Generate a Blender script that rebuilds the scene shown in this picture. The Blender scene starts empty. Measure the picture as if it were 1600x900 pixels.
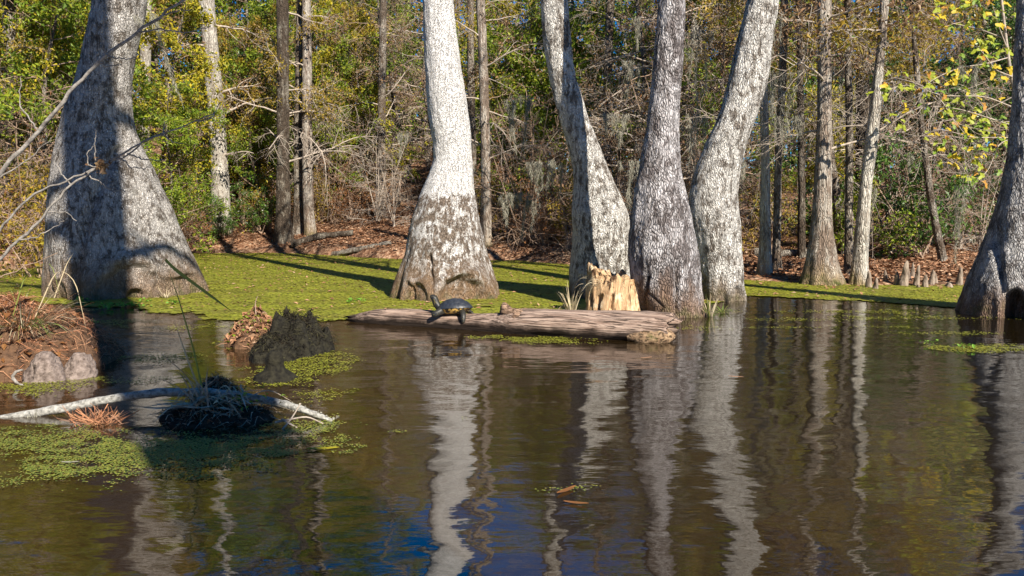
import bpy, math, random
import numpy as np

S = bpy.context.scene
COL = S.collection
PI = math.pi
# ------------------------------------------------------------------ camera
FPX, CAMZ = 1244.0, 1.10            # focal length in photo pixels (1600 wide), eye height over the water
TANP = 120.0 / FPX
PIT = math.atan(TANP)
cam = bpy.data.cameras.new("camera"); cam.sensor_width = 36.0; cam.lens = 36.0 * FPX / 1600.0
cam.clip_start = 0.05; cam.clip_end = 3000
camo = bpy.data.objects.new("camera", cam); COL.objects.link(camo)
camo.location = (0, 0, CAMZ); camo.rotation_euler = (PI / 2 - PIT, 0, 0)
S.camera = camo
# ------------------------------------------------------------------ light
SUN_EL, SUN_AZ = math.radians(36), math.radians(31)     # sun behind the camera and to the right
W = bpy.data.worlds.new("World"); S.world = W; W.use_nodes = True
wn = W.node_tree; bg = wn.nodes["Background"]
sky = wn.nodes.new("ShaderNodeTexSky"); sky.sky_type = 'NISHITA'; sky.sun_disc = False
sky.sun_elevation = SUN_EL; sky.sun_rotation = math.radians(180) - SUN_AZ
sky.air_density = 1.0; sky.dust_density = 0.0; sky.ozone_density = 6.0; sky.altitude = 2000
hsv = wn.nodes.new('ShaderNodeHueSaturation'); hsv.inputs['Saturation'].default_value = 1.5
wn.links.new(sky.outputs[0], hsv.inputs['Color']); wn.links.new(hsv.outputs[0], bg.inputs[0]); bg.inputs[1].default_value = 0.075
sl = bpy.data.lights.new("sun", 'SUN'); sl.energy = 5.0; sl.angle = math.radians(0.4); sl.color = (1.0, 0.92, 0.80)
so = bpy.data.objects.new("sun", sl); COL.objects.link(so)
# light travels towards (-sin az, cos az) and down
so.rotation_euler = (PI / 2 - SUN_EL, 0, SUN_AZ)
S.view_settings.view_transform = 'Standard'; S.view_settings.look = 'None'
S.view_settings.exposure = 1.08; S.view_settings.gamma = 1.0
S.render.engine = 'CYCLES'
S.cycles.max_bounces = 4; S.cycles.diffuse_bounces = 2; S.cycles.glossy_bounces = 2
S.cycles.transmission_bounces = 3; S.cycles.transparent_max_bounces = 4
S.cycles.use_denoising = True
S.cycles.sample_clamp_indirect = 6.0

# ------------------------------------------------------------------ helpers
def ray(u, v):
    cx, cy = (u - 800) / FPX, (450 - v) / FPX
    c, s = math.cos(PIT), math.sin(PIT)
    return np.array([cx, c + cy * s, -s + cy * c])
def at(u, v, Y):
    d = ray(u, v); return np.array([0, 0, CAMZ]) + d * (Y / d[1])
def gnd(u, v, z=0.0):
    d = ray(u, v); t = (z - CAMZ) / d[2]; return np.array([0, 0, CAMZ]) + d * t
def proj_u(X, Y, Z=1.0):
    c, s = math.cos(PIT), math.sin(PIT)
    dep = Y * c - (Z - CAMZ) * s
    return 800 + FPX * X / max(dep, .01)

_r = np.random.default_rng(7)
_P = _r.permutation(256); _P = np.concatenate([_P, _P, _P])
_G = _r.normal(size=(256, 3)); _G /= np.linalg.norm(_G, axis=1)[:, None]
def perlin(p):
    p = np.asarray(p, float); i = np.floor(p).astype(np.int64); f = p - i; i &= 255
    w = f * f * f * (f * (f * 6 - 15) + 10); out = 0
    for dx in (0, 1):
        for dy in (0, 1):
            for dz in (0, 1):
                h = _P[_P[_P[i[..., 0] + dx] + i[..., 1] + dy] + i[..., 2] + dz]
                d = (_G[h] * (f - np.array([dx, dy, dz]))).sum(-1)
                ww = (w[..., 0] if dx else 1 - w[..., 0]) * (w[..., 1] if dy else 1 - w[..., 1]) * (w[..., 2] if dz else 1 - w[..., 2])
                out = out + d * ww
    return out * 1.6
def fbm(p, octs=3, gain=.5):
    p = np.asarray(p, float); a, s, t = 1.0, 0.0, 0.0
    for k in range(octs):
        s = s + a * perlin(p * (2 ** k) + 17.3 * k); t += a; a *= gain
    return s / t
def sstep(a, b, x):
    t = np.clip((x - a) / (b - a), 0, 1); return t * t * (3 - 2 * t)

def meshdata(name, V, F, smooth=True, mat=None):
    V = np.asarray(V, np.float32); F = np.asarray(F, np.int32)
    me = bpy.data.meshes.new(name); k = F.shape[1]
    me.vertices.add(len(V)); me.vertices.foreach_set("co", V.ravel())
    me.loops.add(F.size); me.loops.foreach_set("vertex_index", F.ravel())
    me.polygons.add(len(F))
    me.polygons.foreach_set("loop_start", np.arange(0, F.size, k, dtype=np.int32))
    me.polygons.foreach_set("use_smooth", np.full(len(F), bool(smooth)))
    me.update(calc_edges=True); me.validate()
    if mat: me.materials.append(mat)
    return me
def obj(name, me, parent=None, loc=None):
    o = bpy.data.objects.new(name, me); COL.objects.link(o)
    if parent: o.parent = parent
    if loc is not None: o.location = loc
    return o
def mk(name, V, F, mat, parent=None, smooth=True, loc=None):
    return obj(name, meshdata(name, V, F, smooth, mat), parent, loc)
def tag(o, label=None, cat=None, group=None, kind=None):
    if label: o["label"] = label
    if cat: o["category"] = cat
    if group: o["group"] = group
    if kind: o["kind"] = kind
    return o
def thing(name, label, cat, loc=(0, 0, 0), rz=0.0, group=None):
    o = bpy.data.objects.new(name, None); COL.objects.link(o); o.empty_display_size = .1
    o.location = loc; o.rotation_euler = (0, 0, rz); return tag(o, label, cat, group)

def join(parts):
    Vs, Fs, n = [], [], 0
    for V, F in parts:
        Vs.append(np.asarray(V)); Fs.append(np.asarray(F) + n); n += len(V)
    return np.concatenate(Vs), np.concatenate(Fs)
def tubes(P, R, sides=5, cap=True):
    """P (n,m,3) polylines, R (n,m) radii -> V,F (quads)"""
    P = np.asarray(P, float); R = np.asarray(R, float)
    if P.ndim == 2: P, R = P[None], R[None]
    n, m, _ = P.shape
    T = np.gradient(P, axis=1); T /= np.linalg.norm(T, axis=2)[..., None] + 1e-9
    mt = np.abs(T.mean(1)); ref = np.where((mt[:, 2] > .75 * np.linalg.norm(mt, axis=1))[:, None], np.array([1., 0, 0]), np.array([0, 0, 1.]))
    N = np.cross(T, ref[:, None, :]); N /= np.linalg.norm(N, axis=2)[..., None] + 1e-9
    B = np.cross(T, N)
    a = np.arange(sides) * 2 * PI / sides
    V = P[:, :, None, :] + R[:, :, None, None] * (np.cos(a)[:, None] * N[:, :, None, :] + np.sin(a)[:, None] * B[:, :, None, :])
    idx = np.arange(n * m * sides).reshape(n, m, sides)
    i0 = idx[:, :-1]; i1 = idx[:, 1:]
    F = np.stack([i0, np.roll(i0, -1, 2), np.roll(i1, -1, 2), i1], -1).reshape(-1, 4)
    return V.reshape(-1, 3), F
def polyline(pts, n=24, smooth=True):
    pts = np.asarray(pts, float); d = np.r_[0, np.cumsum(np.linalg.norm(np.diff(pts, axis=0), axis=1))]
    s = np.linspace(0, d[-1], n)
    Q = np.stack([np.interp(s, d, pts[:, k]) for k in range(3)], 1)
    if smooth:
        for _ in range(2):
            Q[1:-1] = (Q[:-2] + 2 * Q[1:-1] + Q[2:]) / 4
    return Q
def ribbons(P, Wd, side):
    """P (n,m,3), Wd (n,m), side (n,3)"""
    n, m, _ = P.shape
    L = P - side[:, None, :] * Wd[..., None] / 2; Rr = P + side[:, None, :] * Wd[..., None] / 2
    V = np.stack([L, Rr], 2).reshape(-1, 3)
    idx = np.arange(n * m * 2).reshape(n, m, 2)
    F = np.stack([idx[:, :-1, 0], idx[:, :-1, 1], idx[:, 1:, 1], idx[:, 1:, 0]], -1).reshape(-1, 4)
    return V, F
def rdir(rng, n):
    d = rng.normal(size=(n, 3)); return d / np.linalg.norm(d, axis=1)[:, None]
def leaves(rng, C, size, aspect=.55, flat=0.0, fold=.18, down=0.0):
    """one folded four-point blade at each centre"""
    n = len(C); size = size * rng.choice([.6, .85, 1.0, 1.3], n, p=[.25, .3, .3, .15]); A = rdir(rng, n); A[:, 2] -= down; A[:, 2] *= (1 - flat); A /= np.linalg.norm(A, axis=1)[:, None] + 1e-9
    Nn = rdir(rng, n); Nn[:, 2] = np.abs(Nn[:, 2]) + flat * 3
    Sd = np.cross(A, Nn); Sd /= np.linalg.norm(Sd, axis=1)[:, None] + 1e-9
    U = np.cross(Sd, A); L = (size * rng.uniform(.65, 1.35, n))[:, None]
    V = np.stack([C - A * L * .5, C - Sd * L * aspect * .5 + U * L * fold - A * L * .06, C + A * L * .5, C + Sd * L * aspect * .5 + U * L * fold - A * L * .06], 1).reshape(-1, 3)
    F = np.arange(4 * n).reshape(n, 4)
    return V, F
def revolve(prof, n=24, closed_top=True):
    """prof list of (r,z) bottom to top"""
    a = np.arange(n) * 2 * PI / n
    V = np.array([[r * math.cos(t), r * math.sin(t), z] for r, z in prof for t in a])
    m = len(prof); idx = np.arange(m * n).reshape(m, n)
    F = np.stack([idx[:-1], np.roll(idx[:-1], -1, 1), np.roll(idx[1:], -1, 1), idx[1:]], -1).reshape(-1, 4)
    return V, F

# ------------------------------------------------------------------ materials
class NT:
    def __init__(s, name):
        s.m = bpy.data.materials.new(name); s.m.use_nodes = True; s.t = s.m.node_tree
        s.b = s.t.nodes["Principled BSDF"]; s.out = s.t.nodes["Material Output"]
    def n(s, typ, props=None, **ins):
        nd = s.t.nodes.new("ShaderNode" + typ)
        for k, v in (props or {}).items(): setattr(nd, k, v)
        for k, v in ins.items():
            key = int(k[1:]) if k[0] == 'i' and k[1:].isdigit() else k.replace('_', ' ')
            s.set(nd.inputs[key], v)
        return nd
    def set(s, sock, v):
        if hasattr(v, 'is_output') or isinstance(v, bpy.types.NodeSocket): s.t.links.new(v, sock)
        else:
            if isinstance(v, (tuple, list)) and len(v) == 3 and sock.type == 'RGBA': v = (*v, 1)
            sock.default_value = v
    def coord(s, scale=(1, 1, 1), kind='Object', loc=(0, 0, 0)):
        c = s.n("TexCoord"); mp = s.n("Mapping", Vector=c.outputs[kind], Scale=scale, Location=loc); return mp.outputs[0]
    def noise(s, vec, scale, detail=3, rough=.55, dist=0):
        return s.n("TexNoise", Vector=vec, Scale=scale, Detail=detail, Roughness=rough, Distortion=dist).outputs['Fac']
    def ramp(s, fac, stops, interp='LINEAR'):
        r = s.n("ValToRGB", Fac=fac); e = r.color_ramp.elements; r.color_ramp.interpolation = interp
        while len(e) < len(stops): e.new(.5)
        for el, (p, c) in zip(e, stops):
            el.position = p; el.color = (c, c, c, 1) if not isinstance(c, (tuple, list)) else (*c, 1)
        return r.outputs['Color']
    def mix(s, f, a, b, mode='MIX'):
        nd = s.n("Mix", {'data_type': 'RGBA', 'blend_type': mode}); s.set(nd.inputs[0], f); s.set(nd.inputs[6], a); s.set(nd.inputs[7], b); return nd.outputs[2]
    def math(s, op, a, b=0.0, clamp=False):
        nd = s.n("Math", {'operation': op, 'use_clamp': clamp}); s.set(nd.inputs[0], a); s.set(nd.inputs[1], b); return nd.outputs[0]
    def bump(s, h, strength=.5, dist=.01, normal=None):
        nd = s.n("Bump", Strength=strength, Distance=dist, Height=h)
        if normal: s.set(nd.inputs['Normal'], normal)
        return nd.outputs[0]
    def done(s, col, rough=.85, spec=.25, normal=None):
        s.set(s.b.inputs['Base Color'], col); s.set(s.b.inputs['Roughness'], rough); s.set(s.b.inputs['Specular IOR Level'], spec)
        if normal: s.set(s.b.inputs['Normal'], normal)
        return s.m

def bark_mat(name, dark, mid, white, wamt, plate=55, crack=.8, stretch=.42, stain=.35, staincol=(.15, .10, .065), wscale=2.2, top=None, moss=.6, cwid=.10):
    k = NT(name)
    p0 = k.coord(); warp = k.n("TexNoise", Vector=p0, Scale=6.0, Detail=2.0).outputs['Color']
    pv = k.n("VectorMath", {'operation': 'MULTIPLY_ADD'}); k.set(pv.inputs[0], warp); pv.inputs[1].default_value = (.09, .09, .16); k.set(pv.inputs[2], p0)
    pm = k.n("Mapping", Vector=pv.outputs[0], Scale=(1, 1, stretch)).outputs[0]
    vor = k.n("TexVoronoi", {'feature': 'DISTANCE_TO_EDGE'}, Vector=pm, Scale=float(plate), Randomness=1.0).outputs['Distance']
    crk = k.ramp(vor, [(0.0, 1.0), (cwid, .35), (cwid * 2.6, 0.0)])
    fine = k.noise(pm, plate * .9, 5, .65)
    patch = k.noise(p0, wscale, 6, .72)
    speck = k.noise(pm, plate * .36, 4, .7)
    base = k.mix(k.ramp(fine, [(.30, 0.0), (.70, 1.0)]), dark, mid)
    z = k.n("SeparateXYZ", Vector=p0).outputs[2]
    wm = k.math('ADD', k.math('MULTIPLY', patch, .85), k.math('MULTIPLY', speck, .8))
    if top:                                   # lichen cover grows denser with height on this trunk
        wm = k.math('ADD', wm, k.ramp(k.n("MapRange", Value=z, i1=top[0], i2=top[1]).outputs[0], [(0, 0.0), (1, top[2])]))
    thr = 1.02 - wamt * .5
    wm = k.n("MapRange", Value=wm, i1=thr - .05, i2=thr + .09).outputs[0]
    wcol = k.mix(k.noise(p0, 13.0, 3), tuple(c * .8 for c in white), white)
    col = k.mix(wm, base, wcol)
    ck = k.math('MULTIPLY', crk, k.math('MULTIPLY', k.ramp(k.noise(p0, 7.0, 3), [(.38, .05), (.62, 1.0)]), crack))
    col = k.mix(ck, col, tuple(c * .35 for c in dark))
    fk = k.ramp(k.noise(k.coord((1, 1, .45)), plate * .8, 3, .6), [(.30, 1.0), (.38, 0.0)]); col = k.mix(k.math('MULTIPLY', fk, .55), col, tuple(c * .6 for c in dark))
    stk = k.ramp(k.noise(k.coord((1, 1, .05)), plate * .55, 4, .65), [(.36, .42), (.56, 0.0)]); col = k.mix(stk, col, tuple(c * 1.1 for c in dark))
    # water-line stain and moss near the base, with a ragged edge
    zz = k.math('ADD', z, k.math('MULTIPLY', k.math('SUBTRACT', k.noise(k.coord((1, 1, .25)), 5.0, 4), .5), .75))
    if stain > 0:
        sm = k.n("MapRange", Value=zz, i1=stain * 1.25, i2=stain * .25).outputs[0]
        sc = k.mix(fine, tuple(c * .6 for c in staincol), tuple(c * 1.75 for c in staincol))
        col = k.mix(k.math('MULTIPLY', sm, .88), col, sc)
    if moss > 0:
        mm = k.math('MULTIPLY', k.n("MapRange", Value=zz, i1=.13, i2=.0).outputs[0], k.ramp(k.noise(p0, 9.0, 3), [(.40, 0.0), (.6, moss)]))
        col = k.mix(mm, col, (.075, .085, .022))
    h = k.math('SUBTRACT', k.math('MULTIPLY', fine, .6), k.math('MULTIPLY', crk, 1.0))
    return k.done(col, .9, .15, k.bump(h, 1.0, .018))

def leaf_mat(name, cols, trans=.35, rough=.5, spec=.3):
    k = NT(name); r = k.n("NewGeometry").outputs['Random Per Island']
    n = len(cols); c = k.ramp(r, [(i / max(n - 1, 1) , cc) for i, cc in enumerate(cols)])
    pn = k.noise(k.coord((1, 1, 1), 'Object'), 1.1, 2)
    c = k.mix(k.ramp(pn, [(.35, .0), (.65, .25)]), c, tuple(np.array(cols[0]) * .8 + np.array(cols[-1]) * .1))
    k.done(c, rough, spec)
    tr = k.n("BsdfTranslucent", Color=c); ms = k.n("MixShader", Fac=trans)
    k.t.links.new(k.b.outputs[0], ms.inputs[1]); k.t.links.new(tr.outputs[0], ms.inputs[2]); k.t.links.new(ms.outputs[0], k.out.inputs[0])
    return k.m
def plain_mat(name, a, b, scale=12, rough=.85, spec=.2, bump=.4, bd=.01, stretch=(1, 1, 1), detail=5):
    k = NT(name); p = k.coord(stretch); f = k.noise(p, scale, detail, .62)
    return k.done(k.mix(k.ramp(f, [(.32, 0.0), (.68, 1.0)]), a, b), rough, spec, k.bump(f, bump, bd))
def island_mat(name, cols, rough=.8, spec=.2):
    k = NT(name); r = k.n("NewGeometry").outputs['Random Per Island']; n = len(cols)
    return k.done(k.ramp(r, [(i / max(n - 1, 1), c) for i, c in enumerate(cols)]), rough, spec)

M = {}
M['bark_left'] = bark_mat('grey_white_bark', (.06, .048, .038), (.25, .215, .18), (.60, .565, .52), .50, 60, .6, .3, .50, (.19, .13, .085), 6.0)
M['bark_pale'] = bark_mat('white_lichen_bark', (.085, .062, .045), (.30, .24, .19), (.84, .82, .79), .36, 70, .35, .3, .50, (.19, .12, .068), 9.0, (1.25, 1.9, 1.0), .8, .06)
M['bark_lean'] = bark_mat('mottled_lichen_bark', (.07, .056, .044), (.28, .24, .20), (.76, .73, .67), .50, 60, .55, .28, .25, (.17, .125, .085), 5.0)
M['bark_plate'] = bark_mat('plated_grey_bark', (.07, .058, .053), (.25, .22, .215), (.60, .57, .565), .42, 50, .85, .30, .38, (.16, .10, .065), 2.6, None, .6, .11)
M['bark_right'] = bark_mat('grey_plated_bark', (.075, .066, .06), (.28, .255, .24), (.54, .525, .505), .48, 54, .8, .3, .30, (.15, .095, .065), 2.6, None, .5, .11)
M['bark_cypress'] = bark_mat('fibrous_cypress_bark', (.12, .085, .062), (.33, .255, .20), (.52, .47, .40), .40, 42, .75, .07, .30, (.22, .16, .09), 2.0, None, 1.0)
M['bark_cypress_pale'] = bark_mat('pale_cypress_bark', (.16, .125, .10), (.38, .33, .27), (.62, .58, .50), .52, 42, .55, .08, .22, (.25, .18, .10), 2.0, None, 1.0)
M['bark_bank'] = bark_mat('brown_bark', (.07, .05, .036), (.20, .155, .115), (.40, .36, .30), .38, 40, .7, .25, 0, moss=0)
M['bark_dark'] = bark_mat('dark_brown_bark', (.04, .03, .022), (.12, .09, .065), (.28, .25, .20), .30, 40, .7, .2, 0, moss=0)
M['twig'] = plain_mat('brown_twig_bark', (.18, .12, .085), (.40, .29, .21), 20)
M['twig_grey'] = plain_mat('grey_twig_bark', (.22, .18, .145), (.46, .39, .32), 20)
M['dead_branch'] = plain_mat('bleached_branch_bark', (.11, .098, .088), (.32, .295, .265), 35, bump=.7)
M['lichen_branch'] = plain_mat('lichen_covered_branch_bark', (.10, .095, .085), (.44, .43, .39), 46, bump=1.0)
M['leaf_yellow'] = leaf_mat('yellow_green_leaf', [(.13, .15, .014), (.30, .30, .022), (.48, .40, .025), (.58, .44, .03)])
M['leaf_ochre'] = leaf_mat('ochre_leaf', [(.12, .10, .018), (.30, .21, .028), (.46, .29, .035), (.32, .29, .03)])
M['leaf_green'] = leaf_mat('dark_green_leaf', [(.022, .055, .012), (.06, .13, .018), (.15, .25, .035)], .25, .35, .5)
M['leaf_lime'] = leaf_mat('bright_green_leaf', [(.08, .14, .016), (.20, .28, .022), (.38, .40, .035)])
M['leaf_rust'] = leaf_mat('rust_leaf', [(.13, .055, .022), (.27, .115, .04), (.34, .17, .06)])
M['leaf_brown'] = leaf_mat('brown_feathery_leaf', [(.13, .075, .038), (.28, .16, .085), (.40, .27, .13)])
M['leaf_red'] = leaf_mat('red_leaf', [(.25, .06, .05), (.36, .12, .09)])
M['moss'] = island_mat('grey_spanish_moss', [(.15, .14, .105), (.25, .24, .19), (.35, .33, .265)], .95, .05)
M['litter'] = island_mat('fallen_leaf_litter', [(.11, .05, .028), (.26, .125, .062), (.36, .20, .115), (.20, .10, .05), (.46, .31, .20)], .8, .2)
M['duck'] = island_mat('duckweed_frond', [(.07, .075, .012), (.17, .18, .016), (.28, .275, .022), (.20, .24, .02), (.34, .32, .04), (.14, .11, .03)], .55, .3)
M['duck_dark'] = island_mat('green_duckweed_frond', [(.06, .09, .02), (.13, .18, .03), (.21, .24, .035), (.28, .28, .045), (.16, .11, .04)], .55, .3)
M['sprig'] = leaf_mat('fresh_green_sprig', [(.13, .28, .03), (.22, .40, .05)], .3)
M['grass_dry'] = island_mat('dry_straw_blade', [(.26, .20, .12), (.40, .33, .21), (.50, .43, .30)], .7)
M['grass_dead'] = plain_mat('grey_brown_dead_blade', (.20, .155, .11), (.48, .40, .31), 18)
M['grass_green'] = leaf_mat('green_grass_blade', [(.10, .17, .03), (.22, .27, .06), (.34, .32, .10)], .3)
M['root_red'] = island_mat('rusty_root_fibre', [(.16, .07, .035), (.33, .14, .07), (.42, .22, .12), (.22, .13, .09)], .85)
M['peat'] = plain_mat('shade_blackened_peat', (.005, .0042, .0035), (.030, .027, .016), 26, .85, .2, 1.0, .03)  # peat colour taken near black to stand in for shadow on the mound
M['peat_fibre'] = island_mat('dark_peat_fibre', [(.004, .004, .0035), (.014, .012, .008), (.055, .050, .022), (.008, .006, .005), (.03, .02, .012)], .9)
M['soil'] = plain_mat('brown_root_soil', (.05, .03, .02), (.16, .09, .05), 22, .9, .1, 1.0, .03)
M['dark_soil'] = plain_mat('dark_root_soil', (.018, .012, .009), (.075, .048, .033), 30, .9, .1, 1.0, .03)
M['knee'] = plain_mat('cypress_knee_bark', (.11, .08, .058), (.33, .265, .205), 22, .85, .15, .9, .02, (1, 1, .35))
M['knob'] = plain_mat('grey_pink_root_knob_bark', (.075, .055, .045), (.27, .215, .185), 30, .85, .15, 1.0, .02)

# terrain ------------------------------------------------------------------
SHX = np.array([-200, -40, -13, -9.4, -8.6, -6.5, -5, -2.9, 0, 1.2, 2.5, 3.6, 4.8, 6.5, 8.5, 12, 40, 200])
SHY = np.array([4, 9, 12.2, 14.2, 20.5, 21.0, 20.2, 18.3, 17.6, 16.2, 13.9, 12.7, 11.7, 11.6, 11.0, 9, 5, 4])
def shore(X): return np.interp(X, SHX, SHY)
def terrain_z(X, Y):
    X = np.asarray(X, float); Y = np.asarray(Y, float)
    s = Y - shore(X) + .35 * perlin(np.stack([X * .9, Y * .9, X * 0 + 3.3], -1))
    lf = sstep(3.5, -1.5, X)                                   # the left bank is steeper
    k1 = .045 + .115 * lf
    z = np.where(s < 0, np.maximum(.28 * s, -.55), 0)
    sp = np.maximum(s, 0)
    z = z + .16 * (.25 + .75 * lf) * sstep(0, .55, sp) + k1 * np.minimum(sp, 12) + (.10 + .10 * lf) * np.clip(sp - 9, 0, 32)
    z = z + np.where(s > .2, .10 * fbm(np.stack([X * .7, Y * .7, X * 0 + 9], -1), 3) * sstep(.2, 2, sp), 0)
    b = sstep(-1.2, -3.2, Y); z = np.where(Y < 0, np.maximum(z, -.55 + .85 * b), z)
    return z
def build_terrain():
    gx = np.r_[-600, -300, -150, -90, -60, -45, -34, -26, -20, np.arange(-16, 16.01, .2), 20, 26, 34, 45, 60, 90, 150, 300, 600]
    gy = np.r_[-600, -200, -80, -40, -20, -10, -6, -4, -3, -2, -1, 1, 4, 7, np.arange(9, 36, .2), 38, 41, 45, 50, 56, 64, 75, 90, 120, 180, 300, 600, 1200]
    X, Y = np.meshgrid(gx, gy); Z = terrain_z(X, Y)
    V = np.stack([X, Y, Z], -1).reshape(-1, 3); idx = np.arange(X.size).reshape(X.shape)
    F = np.stack([idx[:-1, :-1], idx[:-1, 1:], idx[1:, 1:], idx[1:, :-1]], -1).reshape(-1, 4)
    k = NT('leaf_covered_forest_floor'); p = k.coord()
    v = k.n("TexVoronoi", Vector=p, Scale=16.0); vc = k.n("SeparateColor", Color=v.outputs['Color']).outputs[0]
    c = k.ramp(vc, [(0, (.09, .042, .024)), (.4, (.22, .11, .06)), (.75, (.32, .19, .115)), (1, (.42, .29, .19))])
    n = k.noise(p, 1.3, 5, .6); c = k.mix(k.ramp(n, [(.38, .0), (.62, .75)]), c, (.10, .055, .032))
    k.done(c, .9, .1, k.bump(v.outputs['Distance'], .8, .03))
    o = mk("ground", V, F, k.m); tag(o, kind='structure')
    rng = np.random.default_rng(3); n = 60000
    X = rng.uniform(-14, 13, n); s = rng.gamma(1.5, 3.2, n); Y = shore(X) + s + .15; Z = terrain_z(X, Y)
    q = np.stack([X, Y, Z + rng.uniform(.004, .03, n)], -1)[Z > .03]
    V, F = leaves(rng, q, .085, .6, .75, .15)
    tag(mk("leaf_litter", V, F, M['litter'], smooth=False), "carpet of fallen brown leaves on the wooded far bank", "leaf litter", kind='stuff')
build_terrain()

# water ------------------------------------------------------------------
def build_water():
    k = NT('dark_swamp_water')
    p = k.coord((1, 1, 1))
    big = k.n("TexNoise", Vector=k.coord((1.0, 1.5, 1)), Scale=2.1, Detail=2.0, Roughness=.45).outputs['Fac']
    mid = k.n("TexNoise", Vector=k.coord((.75, 1.9, 1)), Scale=9.0, Detail=2.0, Roughness=.5).outputs['Fac']
    fin = k.n("TexNoise", Vector=k.coord((.6, 2.0, 1)), Scale=46.0, Detail=2.0, Roughness=.5).outputs['Fac']
    calm = k.ramp(k.noise(k.coord((.5, 1, 1)), .9, 2), [(.35, .35), (.65, 1.0)])
    h = k.math('ADD', k.math('MULTIPLY', big, .0120), k.math('ADD', k.math('MULTIPLY', k.math('MULTIPLY', mid, calm), .0027), k.math('MULTIPLY', k.math('MULTIPLY', fin, calm), .00030)))
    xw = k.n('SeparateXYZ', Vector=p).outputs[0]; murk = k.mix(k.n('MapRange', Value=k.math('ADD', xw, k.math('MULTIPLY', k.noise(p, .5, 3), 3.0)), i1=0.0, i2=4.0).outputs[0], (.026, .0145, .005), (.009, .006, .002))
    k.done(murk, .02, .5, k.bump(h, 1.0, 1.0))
    k.b.inputs['IOR'].default_value = 2.3
    g = [-900, -60, 60, 900]
    X, Y = np.meshgrid(np.array([-900, -60, -15, 15, 60, 900.]), np.array([-900, -20, 0, 12, 24, 60, 900.]))
    V = np.stack([X, Y, X * 0], -1).reshape(-1, 3); idx = np.arange(X.size).reshape(X.shape)
    F = np.stack([idx[:-1, :-1], idx[:-1, 1:], idx[1:, 1:], idx[1:, :-1]], -1).reshape(-1, 4)
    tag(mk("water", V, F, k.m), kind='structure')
build_water()

# duckweed ------------------------------------------------------------------
NB = np.array([gnd(u, v)[:2] for u, v in [(-250, 462), (-60, 468), (40, 472), (110, 476), (200, 486), (330, 497), (420, 503), (520, 506), (600, 505), (800, 503), (900, 497), (1000, 491), (1080, 480), (1165, 463), (1250, 466), (1350, 471), (1500, 481), (1620, 487), (1800, 490)]])
def mat_edge(X): return np.interp(X, NB[:, 0], NB[:, 1])
def mat_val(X, Y):
    nz = .55 * fbm(np.stack([X * 1.1, Y * .8, X * 0], -1), 3) + .18 * perlin(np.stack([X * 5, Y * 3, X * 0 + 5], -1))
    d = Y - mat_edge(X) + nz * np.where(X < -1.6, 1.5, np.where(X > 2.8, .35, .7))
    # narrow streaks of open water inside the carpet
    st = perlin(np.stack([X * .35, Y * 2.6, X * 0 + 31], -1)) * .6 + .5 * perlin(np.stack([X * 1.6, Y * 6.0, X * 0 + 12], -1))
    d = np.where((st > .55) & (d < 1.8), -1, d); h2 = fbm(np.stack([X * .9, Y * 3.2, X * 0 + 77], -1), 3); d = np.where((h2 > .52) & (X < 3), -1, d)
    return d
def build_duckweed():
    rng = np.random.default_rng(5)
    dx, dy = .045, .06
    X, Y = np.meshgrid(np.arange(-13, 11.5, dx), np.arange(8.0, 22.5, dy))
    inside = (mat_val(X, Y) > 0) & (Y < shore(X) + 1.0)
    xs, ys = X[inside], Y[inside]
    gx = np.arange(-13, 11.5 + dx, dx)
    c = np.array([[-.5, -.5], [.5, -.5], [.5, .5], [-.5, .5]])
    VX = xs[:, None] + c[:, 0] * dx * 1.0; VY = ys[:, None] + c[:, 1] * dy * 1.0
    VZ = .007 + .005 * perlin(np.stack([VX * 3, VY * 3, VX * 0], -1))
    V = np.stack([VX, VY, VZ], -1).reshape(-1, 3)
    key = np.round(V[:, :2] / .005).astype(np.int64); _, first, inv = np.unique(key[:, 0] * 1000003 + key[:, 1], return_index=True, return_inverse=True)
    F = inv.reshape(-1, 4); V = V[first]; V[:, :2] += rng.normal(0, .011, (len(V), 2))
    k = NT('duckweed_carpet'); p = k.coord()
    f = k.noise(p, 55, 3, .6); g = k.noise(k.coord((.45, 1.5, 1)), 1.5, 4, .6); hh = k.noise(k.coord((.5, 2.2, 1)), 5.0, 3, .6)
    col = k.mix(k.ramp(f, [(.3, 0.0), (.7, 1.0)]), (.11, .12, .012), (.30, .30, .022)); col = k.mix(k.ramp(g, [(.42, 0.0), (.62, .8)]), col, (.15, .135, .024))
    col = k.mix(k.ramp(hh, [(.54, 0.0), (.72, .85)]), col, (.07, .065, .018)); col = k.mix(k.ramp(k.noise(k.coord((.3, .9, 1)), 2.6, 4, .65), [(.5, 0.0), (.66, .65)]), col, (.27, .30, .03))
    k.done(col, .6, .25, k.bump(f, .8, .012))
    root = mk("duckweed", V, F, k.m); tag(root, "carpet of yellow-green duckweed floating between the flared trunks and far bank", "duckweed", kind='stuff')
    n = 150000
    X = rng.uniform(-13, 11.5, n); Y = rng.uniform(7.5, 21.5, n)
    keep = (mat_val(X, Y) > -.07) & (Y < shore(X) + .4); X, Y = X[keep], Y[keep]
    V, F = discs(rng, X, Y, .013 + .0009 * Y, .010)
    tag(mk("floating_frond", V, F, M['duck'], root, smooth=False), kind='stuff')
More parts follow.
